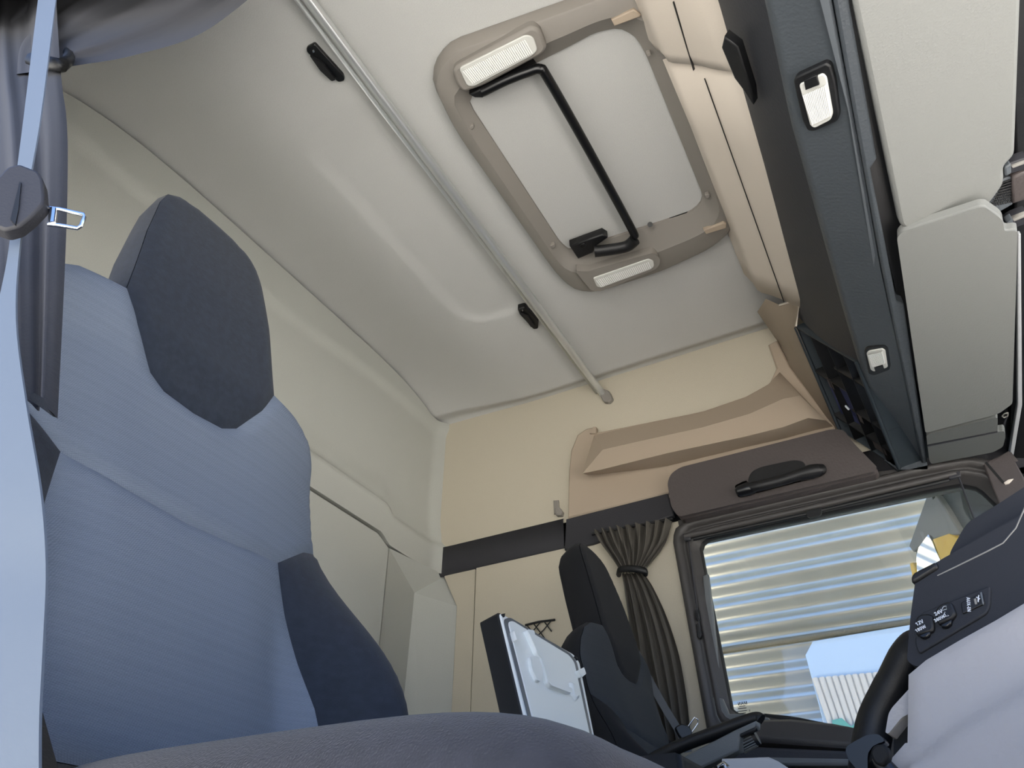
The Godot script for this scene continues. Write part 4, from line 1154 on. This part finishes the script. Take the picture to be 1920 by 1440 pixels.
func dashboard():
	var t := thing("dashboard", "grey and dark driver-side dashboard flank with power sockets", "dashboard")
	var n := Vector3(-1, 0.12, -0.22)
	# dark hood and socket module
	slab("instrument_hood", [1.305, .644, .028, 1.306, .670, .040, 1.302, .711, .077, 1.295, .725, .120, 1.279, .760, .212, 1.274, .645, .171, 1.281, .680, .156, 1.292, .666, .101], n, 0.25, M.dashdark, t, 0.012, 0.012, -0.03)
	slab("socket_module", [1.307, .504, -.059, 1.310, .574, -.034, 1.312, .620, -.015, 1.312, .630, -.012, 1.305, .646, .030, 1.276, .694, .189, 1.270, .554, .139, 1.285, .527, .056, 1.303, .492, -.047], n, 0.25, M.dashdark, t, 0.006, 0.008, 0.0)
	tubed("trim_line", p3([1.305, .622, .018, 1.290, .640, .092, 1.286, .647, .117, 1.283, .665, .140, 1.281, .698, .165]), 0.0012, M.grey, t, 6)
	slab("module_cap", [1.313, .628, -.018, 1.313, .634, -.011, 1.306, .643, .024, 1.305, .632, .024, 1.311, .619, -.012, 1.312, .618, -.019], n, 0.03, M.black, t, 0.004, 0.006, 0.006)
	slab("socket_plate", [1.306, .528, -.039, 1.307, .568, -.020, 1.286, .586, .082, 1.285, .556, .071, 1.286, .547, .064, 1.304, .509, -.039], n, 0.012, M.dashdark, t, 0.002, 0.006, 0.006)
	# sockets
	slab("outlet_cover", [1.307, .558, -.027, 1.306, .563, -.020, 1.303, .562, -.008, 1.302, .557, -.003, 1.300, .540, -.006, 1.300, .534, -.010, 1.305, .533, -.033], n, 0.012, M.black, t, 0.003, 0.004, 0.014)
	tubed("outlet_hinge", p3([1.302, .558, -.006, 1.300, .539, -.008]), 0.0055, M.gloss, t, 10)
	slab("outlet_cover", [1.301, .563, .002, 1.300, .571, .010, 1.298, .573, .022, 1.296, .570, .027, 1.294, .553, .028, 1.295, .546, .021, 1.299, .542, 0], n, 0.012, M.black, t, 0.003, 0.004, 0.014)
	tubed("outlet_hinge", p3([1.297, .569, .025, 1.294, .549, .025]), 0.0055, M.gloss, t, 10)
	slab("outlet_lip", [1.305, .534, -.030, 1.301, .536, -.012, 1.301, .529, -.017, 1.302, .527, -.024, 1.304, .529, -.028], n, 0.008, M.gloss, t, 0.002, 0.0, 0.013)
	slab("outlet_lip", [1.298, .542, .003, 1.295, .546, .020, 1.295, .539, .016, 1.296, .536, .010, 1.298, .537, .004], n, 0.008, M.gloss, t, 0.002, 0.0, 0.013)
	slab("port_plate", [1.294, .569, .038, 1.288, .576, .069, 1.286, .560, .067, 1.293, .552, .035], n, 0.008, M.black, t, 0.001, 0.002, 0.009)
	slab("port_slot", [1.290, .569, .056, 1.289, .570, .059, 1.289, .561, .058, 1.289, .561, .055], n, 0.003, M.grey, t, 0.0, 0.0, 0.0105)
	slab("port_edge", [1.289, .576, .066, 1.288, .577, .069, 1.287, .559, .066, 1.287, .558, .064], n, 0.004, M.strip, t, 0.001, 0.0, 0.012)
	var T := plane_frame(p3([1.305, .546, -.025]), n)
	var dir := (p3([1.302, .552, -.007])[0] - p3([1.306, .546, -.028])[0]).normalized()
	var w := n.normalized()
	dir = (dir - w * dir.dot(w)).normalized()
	var B := Basis(dir, w.cross(dir), w)
	for e in [["12V", [1.305, .550, -.023], 0.0052], ["180W", [1.304, .541, -.024], 0.0032], ["24V", [1.300, .559, .006], 0.0052], ["360W", [1.299, .550, .005], 0.0032], ["!", [1.297, .553, .014], 0.003]]:
		text_on(e[0], Transform3D(B, p3(e[1])[0] + w * 0.0145), e[2], M.print, t)
	var tr := p3([1.298, .551, .010, 1.298, .558, .015, 1.296, .551, .018, 1.298, .551, .010])
	for i in tr.size(): tr[i] += w * 0.0148
	tubed("warning_triangle", tr, 0.0005, M.print, t, 4)
	var bk := p3([1.299, .565, .014, 1.299, .560, .011, 1.298, .561, .015, 1.297, .561, .018, 1.298, .566, .019, 1.298, .566, .016, 1.299, .565, .014])
	for i in bk.size(): bk[i] += w * 0.0148
	tubed("manual_symbol", bk, 0.0005, M.print, t, 4)
	var ax := (p3([1.291, .554, .045])[0] - p3([1.292, .571, .049])[0])
	ax = (ax - w * ax.dot(w)).normalized()
	var B2 := Basis(ax, w.cross(ax), w)
	text_on("AUX-IN", Transform3D(B2, p3([1.291, .563, .047])[0] + w * 0.0098), 0.0034, M.print, t)
	var us := p3([1.288, .563, .060, 1.289, .571, .063, 1.289, .573, .064])
	for i in us.size(): us[i] += w * 0.0108
	tubed("port_symbol", us, 0.0009, M.print, t, 5)
	us = p3([1.289, .566, .060, 1.288, .568, .064])
	for i in us.size(): us[i] += w * 0.0108
	tubed("port_symbol", us, 0.0007, M.print, t, 5)
	us = p3([1.289, .568, .062, 1.289, .571, .060])
	for i in us.size(): us[i] += w * 0.0108
	tubed("port_symbol", us, 0.0007, M.print, t, 5)
	# pale flank with a crease
	var fo := flatten(p3([1.305, .482, -.060, 1.301, .498, -.031, 1.292, .516, .018, 1.282, .534, .072, 1.266, .568, .163, 1.254, .272, .056, 1.303, .287, -.159, 1.305, .364, -.125, 1.301, .391, -.089, 1.300, .391, -.086]), plane_frame(p3([1.305, .546, -.025]), n))
	var cr := flatten(p3([1.293, .372, -.066, 1.286, .399, -.017, 1.270, .434, .072, 1.261, .451, .121]), plane_frame(p3([1.305, .546, -.025]), n))
	var st := begin()
	patch(st, fo, 0.012, func(p: Vector2, d: float):
		var best := 1e9
		var sgn := 1.0
		for i in cr.size() - 1:
			var q := Geometry2D.get_closest_point_to_segment(p, cr[i], cr[i + 1])
			if p.distance_to(q) < best:
				best = p.distance_to(q)
				sgn = signf((cr[i + 1] - cr[i]).cross(p - cr[i]))
		var h := 0.016 * sst(-0.012, 0.02, -best * sgn)
		return T * Vector3(p.x, p.y, 0.012 + h - 0.006 * exp(-pow(d / 0.006, 2.0))))
	put(st, "flank", M.dash, t)
	slab("flank_edge", [1.311, .442, -.109, 1.310, .450, -.102, 1.305, .480, -.061, 1.303, .441, -.072, 1.306, .434, -.093, 1.309, .415, -.116, 1.310, .417, -.120], n, 0.03, M.dash, t, 0.004, 0.004, -0.02)
	slab("pocket", [1.310, .415, -.120, 1.306, .434, -.093, 1.303, .442, -.071, 1.300, .390, -.087, 1.305, .377, -.115, 1.309, .393, -.126], n, 0.02, M.rubber, t, 0.0, 0.0, -0.05)
	tubed("padded_edge", spline3(p3([1.400, .559, -.035, 1.420, .546, -.057, 1.440, .502, -.098, 1.450, .462, -.132, 1.450, .420, -.153, 1.450, .375, -.170]), 5), [0.02, 0.022, 0.024, 0.025, 0.026, 0.027, 0.028, 0.028, 0.028, 0.028, 0.029, 0.029, 0.029, 0.029, 0.029, 0.029, 0.029, 0.029, 0.029, 0.029, 0.029, 0.029, 0.029, 0.029, 0.029, 0.029], M.black, t, 14)
	slab("cockpit_core", [1.36, -0.25, 0.04, 1.36, -0.25, 0.6, 1.36, 0.50, 0.6, 1.36, 0.50, 0.12, 1.36, 0.35, 0.04], Vector3(-1, 0, 0), 0.9, M.dashdark, t, 0.01)
	boxed("passenger_dash", Vector3(0.85, 0.16, 0.47), Vector3(0.95, 0.56, 0.58), M.dash, t, Basis(), 0.03)
	# lever
	t = thing("parking_lever", "glossy black lever handle below the dashboard pocket", "lever")
	slab("handle", [1.220, .379, -.162, 1.220, .385, -.149, 1.220, .392, -.128, 1.220, .391, -.113, 1.220, .381, -.108, 1.220, .379, -.123, 1.220, .370, -.134, 1.220, .346, -.140, 1.220, .348, -.150, 1.220, .364, -.161], Vector3(-1, 0, -0.1), 0.03, M.gloss, t, 0.009, 0.012, 0.0)
	slab("cup", [1.215, .369, -.132, 1.215, .379, -.123, 1.215, .377, -.108, 1.215, .362, -.108, 1.215, .352, -.119, 1.215, .355, -.128], Vector3(-1, 0, -0.1), 0.02, M.rubber, t, 0.003, 0.006, 0.0)
	tubed("stem", p3([1.240, .364, -.130, 1.240, .330, -.106, 1.240, .295, -.096]), 0.016, M.gloss, t, 10)
	t = thing("console_bin", "light grey plastic bin edge at the bottom beside the armrest", "bin")
	slab("bin_lid", [1.620, .457, -.444, 1.620, .452, -.354, 1.620, .443, -.338, 1.620, .421, -.311, 1.620, .359, -.324, 1.620, .367, -.458], Vector3(-1, 0.2, 0), 0.2, M.lightgrey, t, 0.006)
	tubed("latch", p3([1.580, .432, -.440, 1.580, .438, -.429, 1.580, .431, -.424]), 0.006, M.chrome, t, 8)

# ---------------------------------------------------------------- outside
func outside():
	var o := struct("ground", "pale sunlit concrete yard around the truck")
	boxed("yard", Vector3(0, -1.55, 0), Vector3(60, 0.1, 60), M.ground, o)
	var t := thing("corrugated_building", "pale corrugated metal building wall outside the driver's window", "building")
	for k in 3:
		var y0: float = [-1.5, 1.575, 3.6][k]
		var y1: float = [1.60, 3.62, 10.2][k]
		var st := begin()
		var n := int((y1 - y0) / 0.1385 * 12.0)
		var rings: Array = []
		for i in n + 1:
			var y := lerpf(y0, y1, float(i) / n)
			var x := 4.6 - 0.022 * sin(TAU * y / 0.1385) - (0.012 if k == 1 else 0.0)
			rings.append(PackedVector3Array([Vector3(x, y, -9), Vector3(x, y, 9)]))
		loft(st, rings)
		put(st, "corrugated_sheet", M.sheet, t)
	boxed("sheet_joint", Vector3(4.58, 1.585, 0), Vector3(0.035, 0.028, 18), M.rust, t)
	boxed("wall_core", Vector3(4.85, 4.35, 0), Vector3(0.4, 11.7, 18), M.grey, t)
	# pale panel standing against it
	t = thing("polycarbonate_panel", "pale blue glossy panel fixed low on the corrugated wall", "panel")
	slab("sheet_panel", [4.520, 1.476, -.693, 4.520, 1.544, -.638, 4.520, 1.554, -.115, 4.520, 1.203, -.103, 4.520, .919, -.187, 4.520, .960, -.671, 4.520, 1.246, -.681], Vector3(-1, 0, 0), 0.02, M.pale, t, 0.003)
	t = thing("ribbed_sheet", "cream ribbed sheet with green foot on the pale panel", "sheet")
	var q := p3([4.500, 1.345, -.683, 4.500, 1.327, -.214, 4.500, .977, -.215, 4.500, 1.016, -.641])
	for i in 14:
		var st := begin()
		var a := q[0].lerp(q[1], (i + 0.5) / 14.0)
		var b := q[3].lerp(q[2], (i + 0.5) / 14.0)
		tube(st, PackedVector3Array([a, b]), 0.014, 8)
		put(st, "rib", M.ribwhite, t)
	slab("backing", [4.500, 1.345, -.683, 4.500, 1.327, -.214, 4.500, .977, -.215, 4.500, 1.016, -.641], Vector3(-1, 0, 0), 0.01, M.ribwhite, t, 0.001)
	slab("foot", [4.470, 1.123, -.624, 4.470, 1.128, -.575, 4.470, 1.084, -.539, 4.470, 1.105, -.498, 4.470, 1.073, -.430, 4.470, .981, -.453, 4.470, .998, -.640], Vector3(-1, 0, 0), 0.01, M.green, t, 0.001)
	# mirror
	t = thing("door_mirror", "yellow and black door mirror outside the driver's window", "mirror")
	var nm := Vector3(-0.55, 0, -0.85)
	slab("housing", [2.634, 1.377, .087, 2.517, 1.328, .163, 2.533, 1.249, .152, 2.486, 1.151, .183, 2.611, .918, .101, 2.815, 1.000, -.031, 2.795, 1.168, -.018, 2.814, 1.226, -.030, 2.792, 1.281, -.016], nm, 0.12, M.black, t, 0.01, 0.02, -0.02)
	slab("upper_shell", [2.638, 1.375, .084, 2.602, 1.364, .107, 2.581, 1.282, .121, 2.562, 1.194, .133, 2.674, 1.239, .061, 2.682, 1.253, .056, 2.783, 1.251, -.009, 2.794, 1.278, -.017], nm, 0.02, M.grey, t, 0.004, 0.0, 0.0)
	slab("glass", [2.790, 1.184, -.014, 2.769, 1.230, 0, 2.747, 1.248, .014, 2.686, 1.261, .053, 2.680, 1.239, .057, 2.672, 1.168, .062, 2.663, 1.055, .068, 2.789, 1.077, -.014], nm, 0.006, M.mirror, t, 0.001, 0.0, 0.004)
	slab("lower_shell", [2.814, 1.226, -.030, 2.801, 1.222, -.021, 2.789, 1.168, -.013, 2.801, 1.082, -.021, 2.833, 1.097, -.042], nm, 0.03, M.yellow, t, 0.003, 0.0, 0.002)
	slab("lower_shell", [2.677, 1.239, .059, 2.602, 1.217, .107, 2.569, 1.181, .129, 2.605, 1.113, .105, 2.673, 1.156, .061], nm, 0.03, M.yellow, t, 0.003, 0.0, 0.002)
	tubed("arm", p3([2.620, 1.375, .097, 2.620, 1.371, .168, 2.620, 1.370, .245]), 0.03, M.black, t, 10)

func _ready():
	# camera
	var cam := Camera3D.new()
	cam.name = "camera"
	add_child(cam)
	cam.transform = Transform3D(Basis(Vector3(0.48799, 0.00732, 0.87282), Vector3(-0.52151, 0.80430, 0.28483), Vector3(-0.69992, -0.59418, 0.39631)), Vector3(0, 0.15, 0))
	cam.fov = 53.03
	cam.near = 0.02
	cam.current = true
	# sky
	var env := Environment.new()
	var sm := ProceduralSkyMaterial.new()
	sm.sky_top_color = Color(0.42, 0.55, 0.78)
	sm.sky_horizon_color = Color(0.72, 0.82, 0.92)
	sm.ground_bottom_color = Color(0.45, 0.43, 0.40)
	sm.ground_horizon_color = Color(0.60, 0.60, 0.60)
	sm.sky_energy_multiplier = 1.0
	var sky := Sky.new()
	sky.sky_material = sm
	env.background_mode = Environment.BG_SKY
	env.sky = sky
	env.background_energy_multiplier = 1.0
	env.tonemap_mode = Environment.TONE_MAPPER_LINEAR
	env.tonemap_exposure = 2.75
	env.sdfgi_enabled = true
	env.ssao_enabled = true
	env.ssil_enabled = true
	var we := WorldEnvironment.new()
	we.name = "world_environment"
	we.environment = env
	add_child(we)
	# sun, high and a little ahead, just behind the plane of the building's wall
	var sun := DirectionalLight3D.new()
	sun.name = "sun"
	add_child(sun)
	sun.look_at_from_position(Vector3(2.1, 8.0, 3.2), Vector3.ZERO, Vector3.UP)
	sun.light_color = Color(1.0, 0.98, 0.945)
	sun.light_energy = 6.0
	sun.light_angular_distance = 0.5
	sun.shadow_enabled = true

	make_materials()
	shell()
	outside()
	hatch()
	console()
	visors()
	shelf()
	grab_panel()
	door_side()
	far_curtain()
	seats()
	dashboard()
	coolbox()
	near_side()
	driver_belt()
	rail_and_hooks()
	ceiling_lamps()
	settle()
